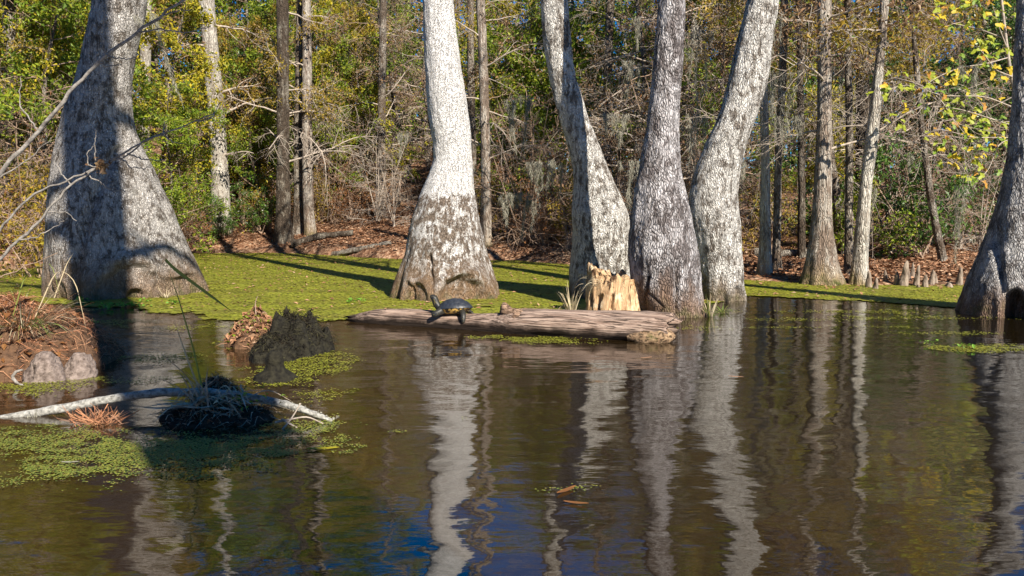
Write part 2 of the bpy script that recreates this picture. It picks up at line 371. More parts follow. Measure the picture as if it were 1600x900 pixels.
def discs(rng, X, Y, r, z, tilt=.12):
    n = len(X); a = rng.uniform(0, 2 * PI, n)[:, None] + np.array([0, PI / 2, PI, 1.5 * PI]) + rng.uniform(-.3, .3, (n, 4))
    rr = np.broadcast_to(np.asarray(r), (n,))[:, None] * rng.uniform(.6, 1.2, (n, 4))
    t = rng.normal(0, tilt, (n, 2)); x = np.cos(a) * rr; y = np.sin(a) * rr
    V = np.stack([X[:, None] + x, Y[:, None] + y, z + rng.uniform(0, .004, n)[:, None] + np.abs(x * t[:, :1] + y * t[:, 1:])], -1).reshape(-1, 3)
    return V, np.arange(4 * n).reshape(n, 4)
build_duckweed()
PATCH = [  # u, v, half width px, half height px, cover
    (60, 690, 110, 24, .8), (230, 712, 180, 32, .8), (110, 740, 130, 26, .45), (330, 705, 120, 20, .65), (500, 665, 75, 14, .6), (440, 690, 130, 16, .55),
    (470, 575, 70, 26, .75), (500, 615, 60, 18, .35), (395, 530, 40, 12, .5), (60, 605, 90, 14, .65), (240, 560, 80, 10, .55), (230, 595, 60, 7, .4),
    (150, 505, 80, 7, .5), (300, 512, 90, 6, .35), (850, 533, 80, 6, .7), (760, 528, 40, 4, .5), (960, 648, 40, 5, .0), (1330, 487, 170, 4, .3), (1420, 497, 160, 5, .3), (1250, 500, 120, 4, .25),
    (1540, 545, 95, 6, .75), (1090, 513, 50, 5, .35), (1200, 512, 80, 3, .3), (1390, 512, 90, 3, .25), (880, 765, 60, 10, .35), (730, 655, 28, 4, .35), (1480, 522, 100, 4, .3), (620, 675, 20, 4, .3)]
def build_patches():
    rng = np.random.default_rng(8)
    for (u, v, hu, hv, cv) in PATCH:
        if cv <= 0: continue
        c = gnd(u, v); a = abs(gnd(u + hu, v)[0] - c[0]); b = (gnd(u, v - hv)[1] - gnd(u, v + hv)[1]) / 2
        r = .0020 + .0010 * c[1]
        n = int(min(48000, a * b * PI * 2.6 * cv / (r * r * 2)))
        x = rng.uniform(-1.3, 1.3, n); y = rng.uniform(-1.3, 1.3, n)
        X, Y = c[0] + x * a, c[1] + y * b
        d = .8 - np.hypot(x, y) + .95 * fbm(np.stack([X * 3.0, Y * 3.0, X * 0 + 2], -1), 3) + .6 * perlin(np.stack([X * 9, Y * 12, X * 0 + 2], -1)) + (cv - .75) * .8
        kpt = d > .20 * rng.normal(size=n); X, Y = X[kpt], Y[kpt]
        if not len(X): continue
        V, F = discs(rng, X, Y, r, .004)
        where = "in the left foreground shade" if v > 630 and u < 400 else ("beside the sunken log" if 720 < u < 900 and v < 560 else ("on the open water at right" if u > 900 else "on the left pool near the mounds"))
        tag(mk("duckweed_patch", V - [c[0], c[1], 0], F, M['duck_dark' if v > 630 else 'duck'], smooth=False, loc=(c[0], c[1], 0)),
            "scattered duckweed patch floating " + where, "duckweed", "loose duckweed patches " + where, kind='stuff')
build_patches()
def debris():
    rng = np.random.default_rng(15); n = 5200; X = rng.uniform(-9, 9, n); Y = rng.uniform(8.5, 21, n); k = (mat_val(X, Y) > -.1) & (Y < shore(X) + .2)
    q = np.stack([X[k], Y[k], np.full(k.sum(), .02)], -1); V, F = leaves(rng, q, .055, .55, .85, .1)
    tag(mk("floating_litter", V, F, M['litter'], smooth=False), "scattered small dead leaves floating on the duckweed carpet", "leaf litter", kind='stuff')
debris()

# trunks ------------------------------------------------------------------
def smooth1(a, k):
    if k < 2: return a
    w = np.hanning(k + 2)[1:-1]; w /= w.sum(); pad = k // 2
    return np.convolve(np.r_[np.full(pad, a[0]), a, np.full(k - 1 - pad, a[-1])], w, 'valid')
def trunk(rows, vbase, seed, n=150, dz=.017, zmax=4.0, ztop=11.0, flute=.10, fh=.35, nl=7, rough=1.0, arches=(), seams=(), dadd=0.0, lump=.03, lean_y=0.0, base_z=0.0, Dc=None, taper=.45):
    rows = sorted(rows, key=lambda r: -r[0])
    b = rows[0]
    if Dc is None:
        df = gnd((b[1] + b[2]) / 2, vbase)[1]; r0 = (b[2] - b[1]) / 2 * df / FPX; Dc = df + r0 * .75 + dadd
    L = np.array([at(r[1], r[0], Dc) for r in rows]); R = np.array([at(r[2], r[0], Dc) for r in rows])
    zk, xk, rk = L[:, 2], (L[:, 0] + R[:, 0]) / 2, (R[:, 0] - L[:, 0]) / 2
    zk = zk + np.arange(len(zk)) * 1e-6
    z = np.r_[np.arange(base_z - .35, zmax, dz), np.arange(zmax, ztop, .2)]
    x = np.interp(z, zk, xk); r = np.interp(z, zk, rk)
    up = z > zk[-1]; i0 = max(len(zk) - 3, 0)
    sl = (xk[-1] - xk[i0]) / (zk[-1] - zk[i0] + 1e-6); h = z[up] - zk[-1]
    x[up] = xk[-1] + sl * 2.2 * (1 - np.exp(-h / 2.2)); r[up] = rk[-1] * (1 - (1 - taper) * h / max(h.max(), .01) if len(h) else 1)
    lo = z < base_z; r[lo] = r[lo] + (base_z - z[lo]) * .15
    nf = int((zmax - base_z + .35) / dz); ks = max(3, int(.10 / dz)) | 1
    x[:nf] = smooth1(x[:nf], ks)[:nf]; r[:nf] = smooth1(r[:nf], ks)[:nf]
    a = np.arange(n) * 2 * PI / n
    ca, sa = np.cos(a)[None, :], np.sin(a)[None, :]
    Zg = z[:, None] + 0 * a[None, :]
    rb = r[:, None]; hb = np.maximum(Zg - base_z, 0)
    rs = np.random.default_rng(seed); ph = rs.uniform(0, 6.28, 4)
    aw = a[None, :] + .25 * np.sin(2 * a[None, :] + ph[2]) + .12 * np.sin(hb * 3 + ph[3])
    lobe = np.abs(np.sin(nl * aw / 2 + ph[0])) ** .8 - .62
    amp = flute * np.exp(-hb / fh) + flute * .22 * np.exp(-hb / 1.3)
    rr = rb * (1 + amp * lobe * 1.3)
    P = np.stack([rb * ca, rb * sa, Zg], -1) + seed * 3.7
    rr = rr + rb * lump * 2.2 * fbm(P * 1.6, 3) + rough * .012 * fbm(P * np.array([9, 9, 4.]), 3) + rough * .007 * (1 - np.abs(perlin(P * np.array([24, 24, 9.])))) * 1.0
    X = x[:, None] + rb * ca
    front = sstep(.15, -.25, sa)
    for (u, v, wpx, hpx, dep, lip) in arches:
        c = at(u, v, Dc - float(np.interp(at(u, v, Dc)[2], z, r)) * .8); A, B = wpx / 2 * c[1] / FPX, hpx * c[1] / FPX
        d = np.hypot((X - c[0]) / A, (Zg - c[2]) / B)
        w = perlin(np.stack([X * 7, Zg * 7, X * 0 + seed], -1)) * .12; d = d + w
        rr = rr + front * (lip * np.exp(-((d - 1.05) / .22) ** 2) - dep * sstep(1.0, .72, d))
    for (pts, wd, dep) in seams:
        q = np.array([at(u, v, Dc - .2)[[0, 2]] for u, v in pts]); o = np.argsort(q[:, 1])
        xc = np.interp(Zg, q[o, 1], q[o, 0]) + .012 * perlin(np.stack([Zg * 9, Zg * 0, Zg * 0 + seed], -1))
        win = sstep(q[:, 1].min() - .04, q[:, 1].min() + .05, Zg) * sstep(q[:, 1].max() + .06, q[:, 1].max() - .06, Zg)
        rr = rr - front * dep * win * np.exp(-((X - xc) / wd) ** 2)
    V = np.stack([x[:, None] + rr * ca, Dc + lean_y * hb + rr * sa, Zg], -1)
    idx = np.arange(V.shape[0] * n).reshape(-1, n)
    F = np.stack([idx[:-1], np.roll(idx[:-1], -1, 1), np.roll(idx[1:], -1, 1), idx[1:]], -1).reshape(-1, 4)
    org = np.array([x[nf // 8], Dc, base_z])
    axis = np.stack([x, Dc + lean_y * np.maximum(z - base_z, 0), z], 1)
    return (V.reshape(-1, 3) - org), F, org, axis - org, r

def walk(rng, p, d, length, r0, r1, m=7, wob=.25, grav=0.0):
    P = [np.array(p, float)]; d = np.array(d, float); d /= np.linalg.norm(d); st = length / (m - 1)
    for i in range(m - 1):
        d = d + rng.normal(0, wob, 3) * .6; d[2] += grav; d /= np.linalg.norm(d); P.append(P[-1] + d * st)
    return np.array(P), np.linspace(r0, r1, m)
def skeleton(rng, axis, rad, nb, start, blen, elev, kids=(5, 4), wob=.22, grav=0.0, klen=.5, rfrac=.4, rmin=.004, end=1.0):
    """limbs off a trunk axis (k,3); returns polylines per level"""
    lv = [[], [], []]; H = len(axis)
    for i in range(nb):
        t = start + (end - start) * (i + rng.uniform(0, 1)) / nb
        j = min(int(t * (H - 1)), H - 1); p = axis[j]; rr = max(rad[j] * rfrac, rmin * 1.5)
        a = i * 2.4 + rng.uniform(-.5, .5); e = elev + rng.normal(0, .2)
        d = np.array([math.cos(a) * math.cos(e), math.sin(a) * math.cos(e), math.sin(e)])
        ln = blen * (1 - .55 * t) * rng.uniform(.7, 1.25)
        P, R = walk(rng, p, d, ln, rr, max(rr * .25, rmin), wob=wob, grav=grav); lv[0].append((P, R))
        for q in range(kids[0]):
            tt = rng.uniform(.3, 1); jj = min(int(tt * 6), 5); dd = (P[jj + 1] - P[jj]); dd = dd / np.linalg.norm(dd) + rng.normal(0, .65, 3)
            P2, R2 = walk(rng, P[jj], dd, ln * klen * rng.uniform(.6, 1.2), max(R[jj] * .55, rmin), rmin, wob=wob * 1.2, grav=grav * 1.3); lv[1].append((P2, R2))
            for w in range(kids[1]):
                jj = rng.integers(1, 6); dd = (P2[jj + 1] - P2[jj]); dd = dd / np.linalg.norm(dd) + rng.normal(0, .75, 3)
                P3, R3 = walk(rng, P2[jj], dd, ln * klen * klen * rng.uniform(.6, 1.3), rmin, rmin * .5, wob=wob * 1.3, grav=grav * 1.6); lv[2].append((P3, R3))
    return lv
def sk_mesh(lv, sides=(6, 4, 3)):
    return join([tubes(np.array([p for p, _ in L]), np.array([r for _, r in L]), s) for L, s in zip(lv, sides) if L])

def limbs(lv, mat, parent):
    for P, R in lv[0]:
        V, F = tubes(P, R, 6); mk("branch", V, F, mat, parent)
    V, F = sk_mesh(lv[1:], (4, 3)); tag(mk("twig_spray", V, F, mat, parent), kind='stuff')
def tupelo(rows, vbase, seed, mat, label, bend=(), crown=True, **kw):
    V, F, org, ax, r = trunk(rows, vbase, seed, **kw)
    t = thing("tupelo_tree", label, "tree", org)
    mk("trunk", V, F, mat, t)
    if crown:
        rng = np.random.default_rng(seed); k = np.where(ax[:, 2] > 4.6)[0]
        lv = skeleton(rng, ax[k], r[k], 9, .1, 3.2, .6, (4, 3), rfrac=.45, rmin=.008)
        limbs(lv, M['bark_bank'], t)
    return t, org

T1, o1 = tupelo([(465, 88, 316), (445, 87, 311), (420, 86, 303), (400, 85, 294), (370, 85, 281), (345, 85, 271), (320, 86, 260), (290, 88, 246), (260, 91, 232), (230, 95, 217), (205, 99, 207), (180, 104, 202), (150, 115, 201), (110, 126, 204), (60, 138, 214), (20, 147, 222), (0, 149, 225)],
    466, 1, M['bark_left'], "massive flared trunk at left crossed by a dark blue vertical shadow", n=200, dz=.015, flute=.085, nl=9, fh=.5, lump=.028,
    arches=[(206, 466, 92, 62, .10, .05), (214, 464, 26, 14, .10, .01), (262, 462, 60, 30, .05, .03), (100, 466, 34, 34, .04, .02)],
    seams=[([(172, 470), (166, 420), (176, 330), (196, 230)], .05, .10), ([(285, 465), (262, 400), (225, 300)], .03, .05)])
T2, o2 = tupelo([(468, 612, 777), (452, 614, 774), (430, 620, 770), (400, 631, 762), (370, 638, 755), (340, 645, 749), (310, 655, 744), (290, 663, 741), (270, 672, 739), (250, 678, 737), (225, 678, 735), (200, 673, 733), (150, 667, 727), (100, 664, 720), (50, 662, 712), (0, 661, 707)],
    469, 2, M['bark_pale'], "pale straight trunk with flared bell base rising behind the turtle log", n=190, dz=.015, flute=.085, nl=9, fh=.28, lump=.03,
    arches=[(722, 472, 78, 46, .10, .06), (655, 468, 40, 28, .015, .04), (640, 462, 18, 26, .03, .02)],
    seams=[([(684, 470), (680, 430), (676, 395)], .02, .06)])
T3, o3 = tupelo([(478, 893, 990), (450, 891, 987), (420, 891, 985), (390, 894, 985), (360, 895, 984), (335, 894, 981), (310, 896, 971), (285, 897, 960), (265, 896, 951), (240, 891, 941), (210, 883, 929), (180, 873, 917), (150, 865, 908), (120, 858, 899), (90, 853, 894), (50, 848, 890), (0, 845, 887)],
    468, 3, M['bark_lean'], "leaning mottled trunk bent leftwards behind the broken pale stump", flute=.08, nl=6, lump=.035)
T4, o4 = tupelo([(495, 1003, 1101), (470, 996, 1097), (440, 988, 1094), (400, 983, 1090), (370, 984, 1085), (340, 987, 1079), (310, 991, 1072), (285, 995, 1066), (260, 1000, 1062), (230, 1005, 1060), (200, 1010, 1060), (150, 1017, 1062), (100, 1022, 1066), (50, 1026, 1068), (0, 1030, 1069)],
    495, 4, M['bark_plate'], "upright trunk with cracked grey plated bark, nearest in the trunk cluster", flute=.07, nl=8, lump=.022, rough=1.3,
    seams=[([(1008, 495), (1006, 465), (1012, 430)], .014, .06), ([(1052, 490), (1054, 455), (1051, 428)], .010, .05), ([(1022, 495), (1034, 478), (1012, 456)], .012, .03)])
T5, o5 = tupelo([(470, 1094, 1162), (450, 1092, 1161), (420, 1090, 1159), (390, 1086, 1156), (360, 1079, 1154), (330, 1076, 1152), (305, 1079, 1152), (280, 1084, 1154), (255, 1091, 1158), (225, 1103, 1165), (195, 1117, 1176), (165, 1129, 1186), (130, 1138, 1196), (90, 1147, 1203), (50, 1156, 1208), (0, 1170, 1216)],
    472, 5, M['bark_lean'], "pale trunk leaning right at the right side of the trunk cluster", flute=.08, nl=6, lump=.035, dadd=.1,
    arches=[(1150, 470, 26, 26, .04, .03)], seams=[([(1090, 475), (1100, 440), (1088, 400)], .016, .06)])
T6, o6 = tupelo([(497, 1508, 1672), (475, 1511, 1668), (440, 1521, 1662), (410, 1533, 1657), (380, 1545, 1652), (350, 1555, 1648), (320, 1563, 1644), (285, 1571, 1640), (250, 1577, 1637), (210, 1582, 1634), (150, 1586, 1632), (60, 1590, 1628), (0, 1593, 1626)],
    498, 6, M['bark_right'], "big grey buttressed trunk cut off by the right edge", n=180, flute=.09, nl=8, fh=.35, lump=.035, rough=1.3,
    arches=[(1588, 492, 34, 44, .22, .03)], seams=[([(1552, 497), (1558, 420), (1572, 340)], .02, .05)])

# slender trunks of the right shore and of the far bank: (rows, base v, depth or None, material, label, name)
def slim(name, rows, D, mat, label, seed, bz=None, crown='bare', cat="tree", ztop=12.0, flute=.12, nb=13):
    rows = sorted(rows, key=lambda r: -r[0]); u = (rows[0][1] + rows[0][2]) / 2
    X = at(u, rows[0][0], D)[0]
    z0 = float(terrain_z(X, D)) if bz is None else bz
    V, F, org, ax, r = trunk(rows, rows[0][0], seed, n=40, dz=.06, zmax=5.0, ztop=ztop, flute=flute, fh=.3, nl=6, rough=1.0, lump=.05, base_z=z0, Dc=D, taper=.5)
    t = thing(name, label, cat, org); mk("trunk", V, F, mat, t)
    rng = np.random.default_rng(seed + 50); k = np.where(ax[:, 2] > (1.6 if crown != 'high' else 3.5))[0]
    lv = skeleton(rng, ax[k], r[k], nb, .05, 1.8, .35, (6, 5), wob=.3, grav=-.06, rfrac=.2, rmin=.0035)
    limbs(lv, M['twig_grey'], t)
    tips = np.concatenate([p[2:] for p, _ in lv[2] + lv[1]])
    kk = np.where(tips[:, 2] > 3.3)[0]
    if len(kk):
        q = tips[rng.choice(kk, min(2600, len(kk) * 2))] + rng.normal(0, .07, (min(2600, len(kk) * 2), 3))
        V, F = leaves(rng, q, .075, .45, 0, .15, .3); mk("crown", V, F, M['leaf_brown' if seed % 2 else 'leaf_ochre'], t, smooth=False)
    return t
slim("cypress_tree", [(446, 1250, 1320), (432, 1254, 1314), (410, 1260, 1307), (380, 1265, 1302), (340, 1269, 1299), (300, 1272, 1298), (200, 1277, 1298), (100, 1278, 1298), (0, 1279, 1298)], 12.0, M['bark_cypress'], "thickest slender cypress on the right shore with fibrous reddish flared base", 21, 0.0)
slim("cypress_tree", [(440, 1178, 1208), (425, 1183, 1206), (390, 1187, 1204), (330, 1188, 1203), (250, 1190, 1202), (180, 1188, 1200), (0, 1184, 1196)], 12.9, M['bark_cypress_pale'], "pale thin cypress standing just right of the trunk cluster", 22, 0.0)
slim("cypress_tree", [(436, 1203, 1226), (420, 1206, 1221), (380, 1208, 1219), (250, 1211, 1221), (120, 1217, 1228), (0, 1220, 1231)], 13.5, M['bark_bank'], "brown thin cypress close behind the pale thin one on the right shore", 23, 0.02)
slim("cypress_tree", [(448, 1326, 1358), (436, 1329, 1356), (410, 1332, 1355), (360, 1337, 1357), (300, 1343, 1360), (240, 1350, 1368), (180, 1358, 1375), (100, 1368, 1381), (0, 1376, 1388)], 11.9, M['bark_cypress_pale'], "pale slender trunk on the right shore tilting right above mossy foot", 24, 0.0)
slim("cypress_tree", [(446, 1316, 1336), (420, 1319, 1333), (350, 1321, 1332), (200, 1322, 1332), (100, 1321, 1330), (0, 1320, 1329)], 12.7, M['bark_bank'], "thin greenish trunk squeezed between two stouter trunks on the right shore", 25, 0.02)
slim("oak_tree", [(425, 1334, 1364), (380, 1337, 1360), (300, 1338, 1358), (100, 1338, 1357), (0, 1338, 1356)], 16.5, M['bark_dark'], "broad dark trunk standing behind the slender right shore trunks", 26)
slim("oak_tree", [(430, 1243, 1262), (400, 1246, 1258), (300, 1248, 1257), (150, 1246, 1255), (0, 1245, 1253)], 15.0, M['bark_dark'], "dark thin trunk left of the thickest right shore cypress", 27)
slim("oak_tree", [(425, 1318, 1338), (400, 1312, 1330), (360, 1306, 1322), (310, 1300, 1314), (250, 1292, 1304), (150, 1284, 1295), (0, 1270, 1282)], 15.8, M['bark_bank'], "brown trunk leaning left behind the right shore cypresses", 28)
slim("pine_tree", [(352, 328, 362), (330, 331, 359), (280, 331, 357), (220, 328, 353), (150, 324, 348), (80, 318, 341), (0, 311, 334)], 22.5, M['bark_cypress_pale'], "sunlit pale bank trunk wound with ivy, right of the flared left trunk", 29)
slim("pine_tree", [(372, 428, 458), (340, 431, 454), (250, 433, 452), (100, 433, 451), (0, 433, 450)], 21.6, M['bark_dark'], "darkest thick trunk on the far bank left of the central trunk", 30)
slim("pine_tree", [(368, 456, 480), (330, 459, 477), (200, 460, 476), (100, 462, 477), (0, 464, 478)], 22.6, M['bark_bank'], "brown twin trunk, left one of a pair on the far bank", 31)
slim("pine_tree", [(372, 476, 496), (330, 474, 490), (200, 472, 487), (100, 473, 487), (0, 472, 485)], 22.2, M['bark_cypress'], "brown twin trunk, right one of a pair on the far bank", 32)
slim("pine_tree", [(402, 747, 771), (370, 750, 768), (300, 752, 767), (200, 751, 765), (100, 748, 762), (0, 744, 757)], 18.6, M['bark_cypress'], "brown trunk just right of the pale central trunk on the bank", 33)
slim("pine_tree", [(385, 730, 746), (300, 733, 745), (200, 731, 743), (100, 730, 741), (0, 730, 740)], 21.5, M['bark_bank'], "thin brown trunk half hidden by the pale central trunk", 34)
slim("pine_tree", [(395, 940, 962), (330, 944, 958), (200, 942, 955), (100, 944, 956), (0, 948, 960)], 20.5, M['bark_bank'], "brown trunk seen between the leaning trunk and the plated trunk", 35)
slim("oak_tree", [(420, 8, 36), (350, 12, 32), (200, 12, 28), (100, 8, 24), (0, 4, 20)], 17.5, M['bark_bank'], "brown bank trunk standing at the far left edge", 36)
slim("oak_tree", [(400, 206, 232), (300, 212, 230), (150, 218, 234), (0, 222, 236)], 24.0, M['bark_cypress_pale'], "pale bank trunk peeping out right of the flared left trunk", 37)
slim("oak_tree", [(425, 1468, 1484), (400, 1466, 1478), (360, 1458, 1469), (300, 1448, 1458), (200, 1436, 1444), (100, 1428, 1435), (0, 1420, 1426)], 14.5, M['bark_bank'], "thin trunk leaning left behind the cypress knees", 38, ztop=8)
slim("pine_tree", [(395, 585, 606), (340, 588, 602), (200, 590, 602), (0, 594, 604)], 24.5, M['bark_bank'], "thin trunk on the bank just left of the pale central trunk", 39)
slim("pine_tree", [(395, 1070, 1100), (300, 1076, 1096), (150, 1078, 1096), (0, 1080, 1096)], 19.0, M['bark_cypress_pale'], "moss-hung grey trunk seen between plated trunk and right leaning trunk", 40)

# the tree on the near bank whose trunk throws the dark stripe on the left trunk
def shade_tree():
    az = SUN_AZ; tx, ty = at(160, 420, 9.75)[0], 9.75
    Y = -2.6; X = tx + (ty - Y) * math.tan(az)
    rng = np.random.default_rng(77); z0 = float(terrain_z(X, Y))
    t = thing("bank_tree", "tall bare tree on the near bank behind the viewer", "tree", (X, Y, z0))
    z = np.linspace(-.2, 17, 60); P = np.stack([.06 * np.sin(z * .4), .06 * np.cos(z * .5), z], 1); R = np.interp(z, [0, .6, 4, 13, 17], [.46, .40, .37, .34, .2])
    V, F = tubes(P, R, 28); mk("trunk", V, F, M['bark_plate'], t)
    k = z > 9.5
    lv = skeleton(rng, P[k], R[k], 7, .05, 3.0, .5, (3, 3), rfrac=.35, rmin=.012)
    limbs(lv, M['bark_bank'], t)
shade_tree()

# forest ------------------------------------------------------------------
def proto(seed, h, r, nb, start, blen, elev, kids, leafm, nleaf, lsize, twig='twig', grav=0.0, wob=.22, spread=.08, aspect=.5, rmin=.004, down=.2, stems=1, low=0.0):
    rng = np.random.default_rng(seed); parts = {}; TV = []; LV = [[], [], []]
    for s in range(stems):
        z = np.linspace(-.15, h * (1 if s == 0 else rng.uniform(.6, .95)), 24); ln = rng.normal(0, .10 if stems == 1 else .28, 2)
        P = np.stack([ln[0] * z + .04 * h * .3 * np.sin(z * 1.3 + s), ln[1] * z + .04 * h * .3 * np.cos(z * 1.1 + s), z], 1); R = np.linspace(r, max(r * .2, rmin), 24)
        TV.append(tubes(P, R, 7))
        lv = skeleton(rng, P, R, nb // stems, start, blen, elev, kids, wob, grav, .5, .4, rmin)
        for a, b in zip(LV, lv): a += b
    parts['trunk' if stems == 1 else 'stem'] = (meshdata('trunk', *join(TV), True, M['bark_bank' if stems == 1 else twig]))
    parts['twig_spray'] = meshdata('twig_spray', *sk_mesh(LV, (5, 3, 3)), True, M[twig])
    if nleaf:
        tw = LV[2] + LV[1]; sel = rng.permutation(len(tw))[:max(12, int(len(tw) * .45))]; tips = np.concatenate([tw[i][0][2:] for i in sel]); tips = tips[tips[:, 2] > low]
        q = tips[rng.integers(0, len(tips), nleaf)] + rng.normal(0, spread, (nleaf, 3))
        parts['crown'] = meshdata('crown', *leaves(rng, q, lsize, aspect, 0, .15, down), False, M[leafm])
    return parts
PRO = {
    'yellow': [proto(101, 7.0, .075, 26, .18, 2.3, .35, (5, 4), 'leaf_yellow', 9000, .115, spread=.085), proto(102, 8.0, .085, 28, .22, 2.5, .4, (5, 4), 'leaf_ochre', 9000, .115, spread=.085), proto(103, 7.0, .07, 26, .15, 2.4, .3, (5, 4), 'leaf_lime', 10000, .11, spread=.09)],
    'green': [proto(104, 6.5, .09, 30, .08, 2.1, .25, (5, 4), 'leaf_green', 10000, .115, spread=.085), proto(105, 6.0, .08, 30, .06, 2.2, .3, (5, 4), 'leaf_green', 9500, .11, spread=.085)],
    'bare': [proto(106, 8.0, .09, 44, .10, 2.3, .12, (6, 5), 'leaf_brown', 3000, .06, 'twig', -.05, spread=.05), proto(107, 8.5, .10, 44, .12, 2.5, .15, (6, 5), 'leaf_brown', 4200, .06, 'twig_grey', -.06, spread=.05)],
    'sh_green': [proto(108, 1.9, .02, 20, .05, 1.0, .6, (4, 3), 'leaf_green', 3000, .085, stems=4), proto(109, 1.6, .02, 20, .05, 1.0, .6, (4, 3), 'leaf_lime', 2600, .075, stems=4)],
    'sh_rust': [proto(110, 1.6, .018, 22, .05, 1.0, .55, (5, 4), 'leaf_rust', 1500, .06, stems=5), proto(111, 1.7, .018, 22, .05, 1.0, .5, (5, 4), 'leaf_ochre', 1500, .065, stems=5)],
    'sh_bare': [proto(112, 2.4, .02, 26, .05, 1.3, .45, (5, 5), 'leaf_brown', 700, .05, 'twig_grey', stems=5, grav=-.03), proto(113, 2.6, .022, 26, .05, 1.4, .4, (5, 5), 'leaf_rust', 500, .05, 'twig', stems=5, grav=-.03)],
    'sapling': [proto(114, 4.2, .03, 18, .25, 1.2, .5, (4, 3), 'leaf_yellow', 1500, .10, spread=.08), proto(115, 4.6, .03, 18, .2, 1.2, .5, (4, 3), 'leaf_lime', 1500, .09, spread=.08)],
}
KN = {'yellow': ("autumn_tree", "tree", ["yellow-leaved tree", "ochre-leaved tree", "lime-green tree"]), 'green': ("evergreen_tree", "tree", ["dark evergreen tree", "glossy evergreen tree"]),
      'bare': ("bare_tree", "tree", ["brown twiggy bare tree", "grey twiggy bare tree"]), 'sh_green': ("green_shrub", "shrub", ["dark green shrub", "light green shrub"]),
      'sh_rust': ("rust_shrub", "shrub", ["rust-coloured shrub", "ochre shrub"]), 'sh_bare': ("bare_shrub", "shrub", ["grey leafless shrub", "brown leafless shrub"]), 'sapling': ("sapling", "tree", ["thin yellow-leaved sapling", "thin green-leaved sapling"])}
GAPS = [(-1e9, 75, "left of the flared left trunk"), (75, 312, "behind the flared left trunk"), (312, 470, "right of the flared left trunk"), (470, 612, "left of the pale central trunk"), (612, 780, "behind the pale central trunk"),
        (780, 892, "right of the pale central trunk"), (892, 1160, "behind the cluster of three trunks"), (1160, 1385, "behind the right shore cypresses"), (1385, 1510, "behind the cypress knees"), (1510, 1e9, "behind the right edge trunk")]
ORD = ["nearest", "second nearest", "third nearest", "fourth nearest", "fifth nearest", "sixth nearest", "seventh nearest", "eighth nearest", "ninth nearest", "tenth nearest"]
placed = []
def plant(kind, u, D, sc=1.0, var=None, sink=0.0):
    X = (u - 800) / FPX * D; z = float(terrain_z(X, D)); placed.append((kind, var, u, D, X, z - sink, sc))
frng = random.Random(12)
def fill(n, u0, u1, s0, s1, kinds, sc=(.8, 1.2)):
    for i in range(n):
        u = u0 + (u1 - u0) * (i + frng.random()) / n
        s = frng.uniform(s0, s1); D = 15.0
        for _ in range(6): D = float(shore((u - 800) / FPX * D)) + s
        kd = frng.choice(kinds); plant('yellow' if kd == 'lime' else kd, u, D, frng.uniform(*sc), 2 if kd == 'lime' else None)
# low growth along the banks
fill(5, -40, 90, .6, 2.5, ['sh_bare', 'sh_bare', 'sh_rust'], (.9, 1.3))
fill(3, 380, 430, 1.5, 4.0, ['sh_green', 'sh_rust'], (.5, .8)); plant('sh_green', 350, 22.0, .62, 0); plant('sh_rust', 292, 20.9, .8, 0)
fill(7, 420, 620, 2.0, 5.0, ['sh_rust', 'sh_bare', 'sh_rust'], (.7, 1.1))
fill(5, 770, 900, 1.0, 4.0, ['sh_bare', 'sh_bare', 'sh_rust'], (.9, 1.3))
fill(5, 895, 1160, 1.5, 5.0, ['sh_bare', 'sh_bare'], (.9, 1.3))
fill(4, 1165, 1370, 3.0, 6.0, ['sh_rust', 'sh_bare', 'sh_green'], (.7, 1.0))
fill(5, 1370, 1560, 3.5, 7.0, ['sh_green', 'sh_green', 'sh_bare'], (.8, 1.2))
# middle storey
fill(7, -40, 110, 2.5, 8, ['yellow', 'yellow', 'sapling', 'yellow'], (.7, 1.0))
fill(7, 200, 330, 5, 11, ['yellow', 'yellow', 'lime', 'sapling'], (.6, .9))
fill(7, 355, 470, 5.5, 12, ['green', 'lime', 'yellow'], (.6, .9))
fill(12, 450, 680, 5, 12, ['yellow', 'lime', 'bare', 'yellow'], (.7, 1.0))
fill(8, 740, 890, 3, 9, ['yellow', 'lime', 'sapling', 'yellow'], (.6, .95))
fill(8, 890, 1170, 3, 9, ['bare', 'bare', 'yellow', 'lime'], (.8, 1.1))
fill(5, 1165, 1370, 6, 12, ['yellow', 'sapling', 'yellow'], (.6, .9))
fill(6, 1375, 1570, 5, 11, ['green', 'green', 'bare'], (.6, .9))
